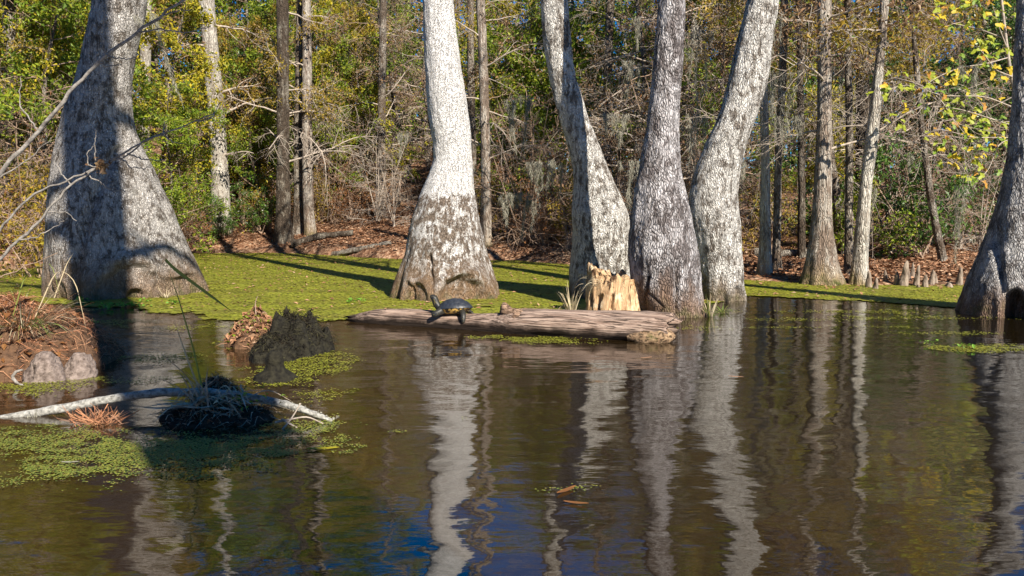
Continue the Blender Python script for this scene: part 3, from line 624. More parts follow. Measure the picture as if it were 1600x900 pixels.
# upper storey and hill
fill(9, -60, 700, 11, 20, ['yellow', 'green', 'lime', 'yellow'], (1.1, 1.6))
fill(8, 700, 1660, 13, 22, ['yellow', 'bare', 'green', 'bare', 'yellow'], (1.1, 1.6))
fill(7, -80, 1680, 22, 30, ['yellow', 'green', 'green', 'bare'], (1.3, 1.8)); fill(4, -80, 520, 20, 28, ['yellow', 'green'], (1.7, 2.1)); fill(3, 380, 560, 20, 28, ['yellow'], (1.7, 2.1)); fill(5, 860, 1680, 20, 28, ['yellow', 'green'], (1.6, 2.0))
def grow():
    pl = []
    for i, (kind, var, u, D, X, z, sc) in enumerate(placed):
        v = frng.randrange(len(PRO[kind])) if var is None else var
        gap = next(g for a, b, g in GAPS if a <= u < b)
        pl.append([kind, v, gap, D, X, z, sc])
    pl.sort(key=lambda p: p[3]); cnt = {}; tot = {}
    for p in pl: tot[tuple(p[:3])] = tot.get(tuple(p[:3]), 0) + 1
    for kind, v, gap, D, X, z, sc in pl:
        key = (kind, v, gap); i = cnt.get(key, 0); cnt[key] = i + 1
        nm, cat, des = KN[kind]; lab = des[v] + " on the bank " + gap
        if tot[key] > 1: lab = (ORD[i] + " " if i < 10 else "distant ") + lab
        t = thing(nm, lab, cat, (X, D, z), frng.uniform(0, 6.28), {'tree': "trees on the far bank", 'shrub': "shrubs on the far bank"}[cat])
        t.scale = (sc, sc, sc * frng.uniform(.9, 1.12))
        for pn, me in PRO[kind][v].items():
            o = obj(pn, me, t)
            if pn == 'twig_spray': o["kind"] = 'stuff'
grow()
def far_wood():
    rng = np.random.default_rng(31); C = []; TP, TR = [], []
    for i in range(240):
        Y = rng.uniform(42, 75); X = rng.uniform(-.78, .78) * Y; z = float(terrain_z(X, Y)); h = rng.uniform(7, 13)
        TP.append(np.stack([np.full(5, X), np.full(5, Y), np.linspace(z - .3, z + h, 5)], 1)); TR.append(np.linspace(.16, .04, 5))
        for b in range(6):
            c = np.array([X, Y, z + h * rng.uniform(.15, 1.0)]) + rng.normal(0, 1.2, 3) * [1, 1, .4]
            n = 30; q = rng.normal(0, 1, (n, 3)) * [1.0, 1.0, .65] + c; C.append(q)
    C = np.concatenate(C); V, F = leaves(rng, C, .34, .6, 0, .15)
    o = mk("far_wood", V, F, M['leaf_ochre'], smooth=False); tag(o, "distant autumn woodland filling the hillside behind the bank trees", "woodland", kind='stuff')
    V, F = tubes(np.array(TP), np.array(TR), 5); tag(mk("far_trunk", V, F, M['bark_bank'], o), kind='stuff')
far_wood()

# log with the turtle ------------------------------------------------------------------
def wood_mat(name, a, b, dark, zwet=.03, grain=(3, 30, 30), moss=0.0):
    k = NT(name); p = k.coord(grain, 'Object'); f = k.noise(p, 1.6, 5, .65, .6); p0 = k.coord()
    c = k.mix(k.ramp(f, [(.33, 0.0), (.66, 1.0)]), a, b)
    crk = k.ramp(k.noise(p, 2.6, 3, .6, .3), [(.40, 1.0), (.47, 0.0)]); c = k.mix(k.math('MULTIPLY', crk, .8), c, dark)
    g = k.n("NewGeometry"); z = k.n("SeparateXYZ", Vector=g.outputs['Position']).outputs[2]
    zz = k.math('ADD', z, k.math('MULTIPLY', k.math('SUBTRACT', k.noise(p0, 7.0, 3), .5), .12))
    c = k.mix(k.n("MapRange", Value=zz, i1=zwet + .05, i2=zwet - .02).outputs[0], c, dark)
    if moss: c = k.mix(k.ramp(k.noise(p0, 6.0, 4), [(.55, 0.0), (.7, moss)]), c, (.09, .10, .025))
    return k.done(c, .85, .2, k.bump(k.math('SUBTRACT', f, k.math('MULTIPLY', crk, .6)), .9, .015))
LA, LB = np.array([-1.62, 7.95]), np.array([1.36, 6.72])
LROT = math.atan2(LB[1] - LA[1], LB[0] - LA[0]); LLEN = float(np.hypot(*(LB - LA)))
def log_point(u):           # point of the log axis seen at picture column u, in the plan
    for s in np.linspace(0, 1, 400):
        q = LA + (LB - LA) * s
        if proj_u(q[0], q[1], .1) >= u: return s, q
    return 1, LB
def build_log():
    root = thing("fallen_log", "weathered brown log lying in the water under the basking turtle", "log", (LA[0], LA[1], 0), LROT)
    m, n = 260, 44; s = np.linspace(0, 1, m); a = np.arange(n) * 2 * PI / n
    r = np.interp(s, [0, .03, .08, .2, .42, .5, .56, .75, .93, 1], [.035, .07, .105, .125, .12, .125, .15, .16, .158, .148])
    cz = np.interp(s, [0, .1, .4, .5, .58, 1], [.012, .022, .02, .035, .062, .085])
    S_, A_ = np.meshgrid(s, a, indexing='ij'); P = np.stack([S_ * 1.2 + 0, np.cos(A_) * 1.1, np.sin(A_) * 1.1], -1)
    rr = r[:, None] * (1 + .12 * fbm(P * [2.5, 1, 1], 2)) + .016 * fbm(P * [3.0, 3.2, 3.2] + 4, 3) + .010 * (np.abs(perlin(P * [5, 7, 7])) - .3)
    rr -= .028 * np.exp(-((A_ - 2.0 - .25 * np.sin(S_ * 9)) / .10) ** 2) * sstep(.05, .2, S_) * sstep(.5, .4, S_)      # long split
    rr += .03 * sstep(.93, 1, S_) * perlin(P * [6, 5, 5])
    xx = S_ * LLEN + sstep(.985, 1, S_) * .10 * perlin(np.stack([np.cos(A_) * 3, np.sin(A_) * 3, A_ * 0 + 3], -1)) - (1 - sstep(0, .03, S_)) * .12 * perlin(np.stack([np.cos(A_) * 4, np.sin(A_) * 4, A_ * 0 + 8], -1))
    V = np.stack([xx, .03 * np.sin(S_ * 7) + np.cos(A_) * rr * 1.1, cz[:, None] + np.sin(A_) * rr], -1)
    inner = V[-1] * 1; ring2 = inner.copy(); c = inner.mean(0); ring2 = c + (inner - c) * .72; ring3 = c + (inner - c) * .6 + [-.22, 0, 0]; ring4 = c + (inner - c) * .02 + [-.25, 0, 0]
    r0 = V[0].mean(0) + (V[0] - V[0].mean(0)) * .05 + [.03, 0, 0]
    V = np.concatenate([[r0], V, [ring2, ring3, ring4]]); m2 = len(V); idx = np.arange(m2 * n).reshape(m2, n)
    F = np.stack([idx[:-1], np.roll(idx[:-1], -1, 1), np.roll(idx[1:], -1, 1), idx[1:]], -1).reshape(-1, 4)
    mk("bole", V.reshape(-1, 3), F, wood_mat('weathered_log_wood', (.15, .092, .066), (.42, .315, .25), (.020, .013, .009), .06, (1.0, 34, 34)), root)
    # broken limb stub
    sx = log_point(792)[0] * LLEN
    P = polyline([(sx + .34, -.05, .07), (sx + .18, -.06, .115), (sx + .06, -.06, .165), (sx - .01, -.06, .215), (sx - .035, -.06, .25)], 16); R = np.interp(np.linspace(0, 1, 16), [0, .3, .7, .9, 1], [.10, .105, .075, .04, .008]) * (1 + .15 * np.sin(np.arange(16)))
    V, F = tubes(P, R, 14); V = V + .03 * np.stack([perlin(V * [9, 20, 20]), perlin(V * [9, 20, 20] + 5), perlin(V * [9, 20, 20] + 9)], -1) + .012 * np.stack([perlin(V * 40), perlin(V * 40 + 5), perlin(V * 40 + 9)], -1)
    mk("limb_stub", V, F, wood_mat('reddish_rotten_wood', (.13, .07, .042), (.38, .26, .18), (.03, .018, .012), -.5, (3, 30, 30)), root)
    # crumbling moss-flecked plate at the right end
    P = polyline([(LLEN - .35, -.15, .03), (LLEN - .1, -.14, .04), (LLEN + .04, -.06, .05)], 14); V, F = tubes(P, np.interp(np.linspace(0, 1, 14), [0, .3, .9, 1], [.03, .065, .06, .01]), 14)
    V = V + .02 * np.stack([perlin(V * 15), perlin(V * 15 + 5), perlin(V * 15 + 9)], -1)
    mk("rotten_end", V, F, wood_mat('mossy_rotten_wood', (.14, .08, .045), (.36, .25, .15), (.03, .02, .012), -.5, (12, 18, 18), .8), root)
    rng = np.random.default_rng(4)
    s_, q = log_point(603); V, F = leaves(rng, np.zeros((1, 3)), .07, .6, .8, .2)
    tag(mk("fallen_leaf", V, F, M['litter'], smooth=False, loc=(q[0], q[1], .145)), "small pale dead leaf resting on the log left of the turtle", "leaf")
build_log()

def build_turtle():
    s, q = log_point(709); zt = .128
    root = thing("turtle", "dark basking turtle on the log with head raised to the left", "turtle", (q[0] + .01, q[1] - .01, zt), PI - .12)
    k = NT('black_shell'); p = k.coord(); f = k.noise(p, 30, 4); k.done(k.mix(f, (.008, .010, .014), (.032, .038, .050)), .48, .5, k.bump(f, .3, .004)); shell = k.m
    a, b, h = .172, .128, .105
    nr, na = 46, 110; rho = np.linspace(0, 1, nr)[:, None]; th = np.arange(na)[None] * 2 * PI / na
    wv = 1 + .012 * np.abs(np.sin(th * 12.5))
    X = a * rho * np.cos(th) * np.where(rho > .9, wv, 1); Y = b * rho * np.sin(th) * np.where(rho > .9, wv, 1)
    Z = h * (1 - rho ** 2.3) ** .72 + .012 * sstep(.86, 1, rho) * .3
    cen = [(x, 0) for x in (.135, .075, .005, -.065, -.13)] + [(x, sg * .078) for x in (.09, .03, -.035, -.095) for sg in (1, -1)]
    cen += [(a * .97 * math.cos(t), b * .97 * math.sin(t)) for t in np.arange(25) * 2 * PI / 25]
    cen = np.array(cen); d = np.hypot(X[..., None] - cen[:, 0], Y[..., None] - cen[:, 1]); ds = np.sort(d, -1); gr = sstep(.007, .0, ds[..., 1] - ds[..., 0])
    Z = Z - .007 * gr + .003 * sstep(.03, 0, ds[..., 0])
    V = np.stack([X, Y, Z], -1).reshape(-1, 3); idx = np.arange(nr * na).reshape(nr, na)
    F = np.stack([idx[:-1], idx[1:], np.roll(idx[1:], -1, 1), np.roll(idx[:-1], -1, 1)], -1).reshape(-1, 4)
    tilt = bpy.data.objects.new
    sh = mk("carapace", V, F, shell, root); sh.location = (0, 0, .045); sh.rotation_euler = (math.radians(9), math.radians(4), 0)
    # underside
    k = NT('yellow_plastron'); p = k.coord(); f = k.noise(p, 26, 2); k.done(k.mix(k.ramp(f, [(.46, 0.0), (.53, 1.0)]), (.58, .36, .09), (.03, .022, .014)), .5, .4)
    rho = np.linspace(0, 1, 14)[:, None]
    X = a * .93 * rho * np.cos(th); Y = b * .94 * rho * np.sin(th); Z = -.042 * (1 - rho ** 5) - .0 * rho
    V = np.stack([X, Y, Z + 0 * th], -1).reshape(-1, 3); idx = np.arange(14 * na).reshape(14, na)
    F = np.stack([idx[:-1], np.roll(idx[:-1], -1, 1), np.roll(idx[1:], -1, 1), idx[1:]], -1).reshape(-1, 4)
    pl = mk("plastron", V, F, k.m, root); pl.location = (0, 0, .048); pl.rotation_euler = sh.rotation_euler
    # continuous body: neck, head, legs, tail
    pts = [(0, 0, .05), (.10, 0, .05), (.15, 0, .062), (.178, 0, .092), (.188, 0, .125), (.196, 0, .150), (.222, 0, .163), (.240, 0, .160)]
    rad = [.05, .048, .044, .040, .036, .038, .030, .016]; ed = [(i, i + 1) for i in range(7)]
    def limb(anchor, chain):
        prev = anchor
        for (p, r) in chain: pts.append(p); rad.append(r); ed.append((prev, len(pts) - 1)); prev = len(pts) - 1
    limb(1, [((.12, .080, .035), .036), ((.155, .098, .018), .034), ((.182, .105, .006), .032), ((.205, .110, .0), .018)])
    limb(1, [((.13, -.085, .035), .024), ((.17, -.12, .010), .020), ((.20, -.13, -.010), .018), ((.225, -.14, -.014), .010)])
    limb(0, [((-.09, .08, .03), .034), ((-.105, .135, .010), .028), ((-.110, .152, -.035), .024), ((-.105, .160, -.066), .012)])
    limb(0, [((-.09, -.08, .03), .028), ((-.13, -.11, .010), .022), ((-.15, -.12, -.015), .018), ((-.18, -.125, -.02), .010)])
    limb(0, [((-.13, .0, .035), .018), ((-.175, .02, .015), .010), ((-.195, .03, -.02), .004)])
    me = bpy.data.meshes.new("body"); me.from_pydata([tuple(p) for p in pts], ed, []); me.update()
    k = NT('striped_black_skin'); w = k.n("TexWave", {'bands_direction': 'Y'}, Vector=k.coord(), Scale=42.0, Distortion=2.0).outputs['Fac']
    k.done(k.mix(k.ramp(w, [(.93, 0.0), (.98, .2)]), (.012, .013, .015), (.42, .33, .08)), .5, .4); me.materials.append(k.m)
    bo = obj("body", me, root); md = bo.modifiers.new("skin", 'SKIN'); md.use_smooth_shade = True
    for i, r in enumerate(rad): me.skin_vertices[0].data[i].radius = (r, r)
    me.skin_vertices[0].data[0].use_root = True
    sb = bo.modifiers.new("sub", 'SUBSURF'); sb.levels = 2; sb.render_levels = 2
    V, F = revolve([(.0002, -.005), (.003, -.004), (.005, 0), (.003, .004), (.0002, .005)], 10)
    k = NT('turtle_eye'); k.done((.35, .28, .04), .15, .6)
    for sg in (1, -1): mk("eye", V, F, k.m, root, loc=(.220, sg * .0155, .169))
build_turtle()

# broken stump ------------------------------------------------------------------
def build_stump():
    g = gnd(957, 495); D = g[1] + .22; X = at(957, 480, D)[0]; R0 = 44 * D / FPX
    root = thing("broken_stump", "pale rotten broken stump in front of the trunk cluster", "stump", (X, D, 0))
    n, m = 150, 64; a = np.arange(n) * 2 * PI / n
    ca, sa = np.cos(a), np.sin(a)
    top = .44 + .10 * perlin(np.stack([ca * 1.6, sa * 1.6, a * 0 + 1], -1)) + .028 * perlin(np.stack([ca * 5, sa * 5, a * 0 + 2], -1)) + .018 * perlin(np.stack([ca * 14, sa * 14, a * 0 + 2], -1)) - .05 * ca
    t = np.linspace(-.25, 1, m)[:, None]; Z = np.where(t < 0, t * .8, t * top[None])
    P = np.stack([ca[None] + 0 * t, sa[None] + 0 * t, Z], -1)
    fl = .05 * (np.abs(np.sin(4.5 * a + .6 * np.sin(2 * a))) - .6)[None] * (1 - .3 * t) + .055 * fbm(P * [3.2, 3.2, 2.2], 3) + .035 * (np.abs(perlin(P * [8, 8, 2.0] + 5)) - .3) + .018 * perlin(P * [18, 18, 5.])
    r = R0 * (1.0 - .10 * np.clip(t, 0, 1) + fl * 1.25)
    holes = sstep(.33, .55, perlin(P * [4, 4, 6.] + 40)); r = r - .05 * holes
    V = [np.stack([ca * r[i], sa * r[i] * .85, Z[i]], -1) for i in range(m)]
    e = V[-1]
    for f, dz in ((.93, .012), (.82, -.03), (.7, -.16), (.4, -.24), (.02, -.26)): V.append(np.stack([e[:, 0] * f, e[:, 1] * f, e[:, 2] * (1 if f > .8 else .9) + dz + .03 * perlin(np.stack([ca * 6, sa * 6, a * 0 + f], -1))], -1))
    V = np.array(V); idx = np.arange(len(V) * n).reshape(-1, n)
    F = np.stack([idx[:-1], np.roll(idx[:-1], -1, 1), np.roll(idx[1:], -1, 1), idx[1:]], -1).reshape(-1, 4)
    k = NT('pale_rotten_wood'); p = k.coord((1, 1, .16)); f = k.noise(p, 34, 5, .65, .8); q = k.noise(k.coord(), 7.0, 4)
    c = k.mix(k.ramp(f, [(.3, 0.0), (.62, 1.0)]), (.19, .10, .048), (.58, .39, .22)); c = k.mix(k.ramp(q, [(.54, 0.0), (.66, .8)]), c, (.68, .54, .36))
    hol = k.ramp(k.noise(k.coord((1, 1, .22)), 24, 4), [(.34, 1.0), (.42, 0.0)]); c = k.mix(hol, c, (.07, .035, .02))
    k.done(c, .9, .1, k.bump(k.math('SUBTRACT', f, hol), 1.0, .025))
    mk("shell", V.reshape(-1, 3), F, k.m, root)
    rng = np.random.default_rng(2); n = 46; an = rng.uniform(PI * .9, PI * 1.75, n)
    b = np.stack([np.cos(an) * R0 * .9, np.sin(an) * R0 * .8, .30 + .1 * rng.random(n)], -1); tt = np.linspace(0, 1, 6)[None, :, None]
    dirs = np.stack([rng.normal(-.1, .06, n), rng.normal(-.02, .05, n), rng.uniform(.03, .16, n)], -1)
    Pp = b[:, None] + dirs[:, None] * tt + np.array([0, 0, -.16]) * tt ** 2
    V, F = ribbons(Pp, np.full((n, 6), .005) * (1.1 - tt[..., 0]), rdir(rng, n)); tag(mk("moss_tuft", V, F, M['grass_dry'], root), kind='stuff')
build_stump()

# blades of grass ------------------------------------------------------------------
def blade(name, pts, w, mat, parent, n=16, face=(1, 0, 0)):
    P = polyline(pts, n); Wd = w * np.interp(np.linspace(0, 1, n), [0, .2, .7, 1], [.7, 1, .75, .05])
    V, F = ribbons(P[None], Wd[None], np.array([face], float)); V2 = V.copy().reshape(-1, 2, 3); mid = V2.mean(1) + [0, w * .2, 0]
    V3 = np.stack([V2[:, 0], mid, V2[:, 1]], 1).reshape(-1, 3); idx = np.arange(n * 3).reshape(n, 3)
    F = np.concatenate([np.stack([idx[:-1, i], idx[:-1, i + 1], idx[1:, i + 1], idx[1:, i]], -1) for i in (0, 1)])
    return mk(name, V3, F, mat, parent)
def tuft(name, label, cat, loc, n, h, spread, mats, seed, w=.008, droop=.4, group=None, parent=None, z0=0.0):
    rng = np.random.default_rng(seed); root = parent or thing(name, label, cat, loc, 0, group)
    for mi, mt in enumerate(mats):
        k = n // len(mats); a = rng.uniform(0, 2 * PI, k); b = np.stack([np.cos(a), np.sin(a), a * 0], -1) * rng.uniform(0, .35, k)[:, None] * spread
        d = np.stack([np.cos(a) * spread, np.sin(a) * spread, h * rng.uniform(.5, 1.1, k)], -1) * rng.uniform(.5, 1.1, k)[:, None] + rng.normal(0, .12 * spread, (k, 3))
        tt = np.linspace(0, 1, 8)[None, :, None]; L = np.linalg.norm(d, axis=1)[:, None, None]
        P = b[:, None] + d[:, None] * tt + np.array([0, 0, -1.]) * L * droop * rng.uniform(.2, 1.4, (k, 1, 1)) * tt ** 2.4 + np.array([0, 0, z0])
        P[..., 2] = np.maximum(P[..., 2], .004)
        side = np.stack([-np.sin(a), np.cos(a), rng.normal(0, .3, k)], -1)
        V, F = ribbons(P, w * rng.uniform(.6, 1.3, (k, 1)) * (1.05 - tt[..., 0] ** 2), side)
        tag(mk("blade_cluster", V, F, M[mt], root), kind='stuff')
    return root

# mounds in the left foreground ------------------------------------------------------------------
def mound_mesh(rx, ry, h, seed, p=.8, rough=.25, n=90, m=40, fine=.03):
    rho = np.linspace(0, 1, m)[:, None]; a = np.arange(n)[None] * 2 * PI / n; ca, sa = np.cos(a), np.sin(a)
    Q = np.stack([rho * ca, rho * sa, 0 * ca * rho], -1) + seed * 5.1
    out = 1 + rough * .8 * fbm(np.stack([ca * 1.4, sa * 1.4, ca * 0 + seed], -1), 2)
    Z = h * ((1 - rho ** 2) ** p) * (1 + rough * 1.6 * fbm(Q * 2.2, 3)) - .06 * sstep(.85, 1, rho) + fine * fbm(Q * 7, 3) * (1 - rho ** 4)
    V = np.stack([rx * rho * out * ca, ry * rho * out * sa, Z], -1).reshape(-1, 3); idx = np.arange(m * n).reshape(m, n)
    F = np.stack([idx[:-1], idx[1:], np.roll(idx[1:], -1, 1), np.roll(idx[:-1], -1, 1)], -1).reshape(-1, 4)
    return V, F
def strands_on(V, rng, n, ln, w, up=.4):
    b = V[rng.integers(0, len(V), n)]; b = b[b[:, 2] > .01]; n = len(b)
    d = rdir(rng, n); d[:, 2] = np.abs(d[:, 2]) * up; d *= (ln * rng.uniform(.4, 1.2, n))[:, None]
    tt = np.linspace(0, 1, 5)[None, :, None]
    P = b[:, None] + d[:, None] * tt + rng.normal(0, ln * .06, (n, 5, 3)) + np.array([0, 0, -.6 * ln]) * tt ** 2; P[..., 2] = np.maximum(P[..., 2], .003)
    return ribbons(P, np.full((n, 5), w) * (1.1 - tt[..., 0]), rdir(rng, n))
def left_bank():
    root = thing("root_mound", "rusty root and grass mound at the left foreground edge", "mound", (-3.62, 5.75, 0))
    V, F = mound_mesh(.78, .80, .42, 3, 1.25, .25, fine=.06); mk("soil", V, F, M['soil'], root)
    rng = np.random.default_rng(6); S1, F1 = strands_on(V, rng, 4200, .20, .0055, .7); tag(mk("root_fibre", S1, F1, M['root_red'], root), kind='stuff')
    q = V[rng.integers(0, len(V), 260)]; q = q[q[:, 2] > .03] + [0, 0, .02]; A, B = leaves(rng, q, .06, .6, .4, .2); tag(mk("dead_leaf", A, B, M['leaf_rust'], root, smooth=False), kind='stuff')
    tuft("sedge", "", "", None, 150, .55, .32, ['grass_dry', 'grass_green'], 5, .009, .35, parent=None) if False else None
    t = tuft("grass_clump", "tall straw and green grass growing on the root mound at left edge", "grass", (-3.45, 5.55, .24), 460, .40, .34, ['grass_dry', 'grass_green', 'root_red', 'grass_dry'], 5, .0055, .55)
    for i, (pts) in enumerate([[(55, 500), (90, 420), (118, 440), (135, 520)], [(20, 500), (40, 430), (80, 410), (95, 470)], [(85, 470), (105, 415), (115, 400)], [(50, 560), (100, 520), (118, 560)]]):
        P = [at(u, v, 5.45 + .05 * i) - np.array([-3.45, 5.55, .22]) for u, v in pts]; blade("blade", P, .009, M['grass_dry' if i % 2 == 0 else 'grass_green'], t)
    for (u, v, wpx, hpx, D, lab) in [(72, 578, 52, 48, 5.15, "larger rounded grey-pink cypress knee at the foot of left mound"), (124, 575, 42, 44, 5.25, "smaller rounded cypress knee right of its twin beside left mound")]:
        R = wpx / 2 * D / FPX; H = hpx * D / FPX; c = at(u, v, D)
        V, F = revolve([(R * (1.12 * math.cos(t) ** 1.05 + .12 * max(0, 1 - t * 1.6)), H * .92 * math.sin(t)) for t in np.linspace(-.3, 1.54, 30)] + [(.0005, H * .925)], 48)
        V = V * (1 + .26 * fbm(V * 9 + u, 3)[:, None]) + .010 * perlin(V * 42)[:, None]
        o = mk("cypress_knee", V, F, M['knob'], loc=(c[0], D, -.01)); tag(o, lab, "cypress knee")
    c = at(30, 578, 4.95); P = polyline([(0.03, 0, .07), (-.02, 0, .06), (-.05, 0, .02), (-.02, -.01, -.015), (.03, -.02, -.03)], 20)
    V, F = tubes(P + [0, 0, .035], np.interp(np.linspace(0, 1, 20), [0, .3, .7, 1], [.003, .010, .009, .002]), 10); V = V + .006 * perlin(V * 40)[:, None]; V[:, 1] *= .6
    tag(mk("bark_chip", V, F, M['dead_branch'], loc=(c[0], 4.95, .0)), "curled pale bark chip lying in front of the left mound", "bark chip")
left_bank()
def mid_mounds():
    rng = np.random.default_rng(16)
    D = 6.25; X = at(462, 500, D)[0]
    root = thing("peat_mound", "shaggy peat mound, its black colour holding shade, in the left middle pool", "mound", (X, D, 0))
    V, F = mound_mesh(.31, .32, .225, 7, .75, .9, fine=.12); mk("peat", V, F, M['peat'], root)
    S1, F1 = strands_on(V, rng, 2200, .10, .006, .9); tag(mk("root_fibre", S1, F1, M['peat_fibre'], root), kind='stuff')
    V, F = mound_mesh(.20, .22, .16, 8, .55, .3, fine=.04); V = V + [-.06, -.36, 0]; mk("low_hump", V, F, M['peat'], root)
    S1, F1 = strands_on(V, rng, 1300, .08, .006, .9); tag(mk("root_fibre", S1, F1, M['peat_fibre'], root), kind='stuff')
    D = 6.6; X = at(402, 500, D)[0]
    root = thing("debris_mound", "sunlit mound of reddish leaf debris left of the shade-black peat", "mound", (X, D, 0))
    V, F = mound_mesh(.30, .30, .20, 9, 1.0, .6, fine=.06); mk("soil", V, F, M['soil'], root)
    q = V[rng.integers(0, len(V), 900)]; q = q[q[:, 2] > .005] + [0, 0, .015]; A, B = leaves(rng, q, .055, .55, .3, .2); tag(mk("dead_leaf", A, B, M['litter'], root, smooth=False), kind='stuff')
    S1, F1 = strands_on(V, rng, 700, .12, .006, .4); tag(mk("root_fibre", S1, F1, M['root_red'], root), kind='stuff')
    q = V[rng.integers(0, len(V), 160)]; q = q[q[:, 2] > .0] + [0, 0, .02]; A, B = leaves(rng, q, .04, .7, .3, .2); tag(mk("green_leaf", A, B, M['leaf_lime'], root, smooth=False), kind='stuff')
    P = polyline([(.0, -.02, .2), (-.005, -.03, .32), (.0, -.03, .36), (.02, -.03, .40)], 12); V, F = tubes(P, np.linspace(.006, .003, 12), 6); mk("bare_stem", V, F, M['twig'], root)
    t = tuft("moss_cushion", "", "", None, 0, 0, 0, [], 0, parent=root)
    D = 5.15; X = at(430, 600, D)[0]
    V, F = revolve([(.135, -.05), (.14, .01), (.12, .035), (.075, .06), (.055, .095), (.06, .13), (.05, .165), (.03, .185), (.001, .19)], 56)
    V = V * (1 + .22 * fbm(V * 14, 3)[:, None])
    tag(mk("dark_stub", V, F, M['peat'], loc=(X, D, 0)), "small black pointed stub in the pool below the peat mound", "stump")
mid_mounds()
def tussock():
    rng = np.random.default_rng(19); D = 4.15; c = at(335, 660, D); X = c[0]
    root = thing("sedge_tussock", "dark tussock of dry sedge blades under the fallen branch", "sedge", (X, D, 0))
    for nm, V, F in (("soil", *mound_mesh(.31, .22, .065, 12, .9, .5, fine=.05)), ("rear_hump", *mound_mesh(.15, .14, .13, 13, .8, .5, fine=.06))):
        if nm == "rear_hump": V = V + [-.08, .26, 0]
        mk(nm, V, F, M['dark_soil'], root)
        for mt, cnt in (('grass_dead', 420), ('root_red', 260), ('peat_fibre', 700)):
            S1, F1 = strands_on(V, rng, cnt, .13, .0055, .8); tag(mk("root_fibre", S1, F1, M[mt], root), kind='stuff')
    for i in range(95):
        a = rng.uniform(0, 2 * PI); L = rng.uniform(.10, .36); b = np.array([rng.normal(0, .07), rng.normal(0, .05), .08])
        tip = b + [math.cos(a) * L, math.sin(a) * L * .7 - .03, rng.uniform(-.07, .07)]; mid = (b + tip) / 2 + [rng.normal(0, .02), rng.normal(0, .02), rng.uniform(-.01, .09)]
        tip[2] = max(tip[2], .006); blade("blade", [b, mid, tip], rng.uniform(.007, .016), M['grass_dry' if i % 3 == 0 else 'grass_dead'], root, 10, tuple(rdir(rng, 1)[0]))
    for i in range(7):
        a = rng.uniform(-.6, .6); b = np.array([rng.normal(-.02, .06), rng.normal(-.03, .05), .08]); L = rng.uniform(.12, .30); blade("blade", [b, b + [-.03 - .1 * a, .0, L * .6], b + [-.06 - .3 * a, .0, L]], .011, M['grass_dead'], root, 12)
    o = np.array([X, D, 0]); f = lambda pts: [at(u, v, d) - o for u, v, d in pts]
    blade("long_stalk", f([(330, 652, 4.15), (300, 580, 4.15), (272, 502, 4.15)]), .012, M['grass_dry'], root)
    blade("long_blade", f([(325, 650, 4.16), (303, 547, 4.2), (280, 470, 4.2), (258, 405, 4.2)]), .010, M['grass_green'], root, 24)
    blade("folded_blade", f([(258, 405, 4.2), (272, 420, 4.2), (310, 448, 4.2), (363, 487, 4.2)]), .020, M['grass_green'], root, 20, (.5, 0, .8))
    q = rng.normal(0, 1, (40, 3)) * [.07, .05, .03] + [.19, .0, .11]; A, B = leaves(rng, q, .026, .6, .4, .2); tag(mk("green_leaf", A, B, M['leaf_lime'], root, smooth=False), kind='stuff')
    # fallen branch resting across it
    pts = [(-60, 668, 4.15), (0, 655, 4.2), (80, 641, 4.22), (180, 622, 4.28), (250, 613, 4.3), (330, 613, 4.28), (400, 622, 4.2), (450, 633, 4.15), (500, 650, 4.1), (520, 658, 4.1)]
    P = polyline([at(*p) for p in pts], 60); o = np.array([P[:, 0].mean(), 4.2, 0])
    br = thing("fallen_branch", "long lichen-coated branch lying across the left pool and tussock", "branch", o)
    R = np.interp(np.linspace(0, 1, 60), [0, .5, .9, 1], [.023, .024, .020, .012]); V, F = tubes(P - o, R, 14); V = V + .005 * np.stack([perlin(V * 35), perlin(V * 35 + 7), perlin(V * 35 + 3)], -1)
    mk("bark", V, F, M['lichen_branch'], br)
    q = P[-14:] - o; C = q[rng.integers(0, 14, 160)] + rng.normal(0, .012, (160, 3)); A, B = leaves(rng, C, .018, .8, 0, .3); tag(mk("lichen_tuft", A, B, M['moss'], br, smooth=False), kind='stuff')
    C = P[2:12] - o; b = C[rng.integers(0, 10, 240)] + rng.normal(0, .012, (240, 3)); tt = np.linspace(0, 1, 5)[None, :, None]
    Pp = b[:, None] + np.stack([rng.normal(0, .03, 240), rng.normal(0, .02, 240), -rng.uniform(.02, .07, 240)], -1)[:, None] * tt; V, F = ribbons(Pp, np.full((240, 5), .004), rdir(rng, 240)); tag(mk("moss_beard", V, F, M['moss'], br), kind='stuff')
    for pts in ([(440, 655, 4.0), (470, 672, 3.98), (505, 690, 3.95)], [(425, 690, 3.9), (455, 655, 4.0), (470, 630, 4.05)], [(430, 660, 4.0), (480, 650, 4.0), (505, 662, 4.0)]):
        V, F = tubes(polyline([at(*p) - o for p in pts], 12), np.linspace(.006, .003, 12), 6); mk("twig", V, F, M['twig_grey'], br)
    c = at(165, 668, 4.15); n = 160; b = rng.normal(0, 1, (n, 3)) * [.06, .03, 0] + [0, 0, .004]; d = np.stack([rng.normal(0, .06, n), rng.normal(0, .04, n), rng.uniform(.01, .09, n)], -1)
    V, F = ribbons(b[:, None] + d[:, None] * tt, np.full((n, 5), .004), rdir(rng, n)); tag(mk("red_water_weed", V, F, M['root_red'], loc=(c[0], 4.05, 0)), "reddish feathery weed poking up before the fallen branch", "weed")
tussock()

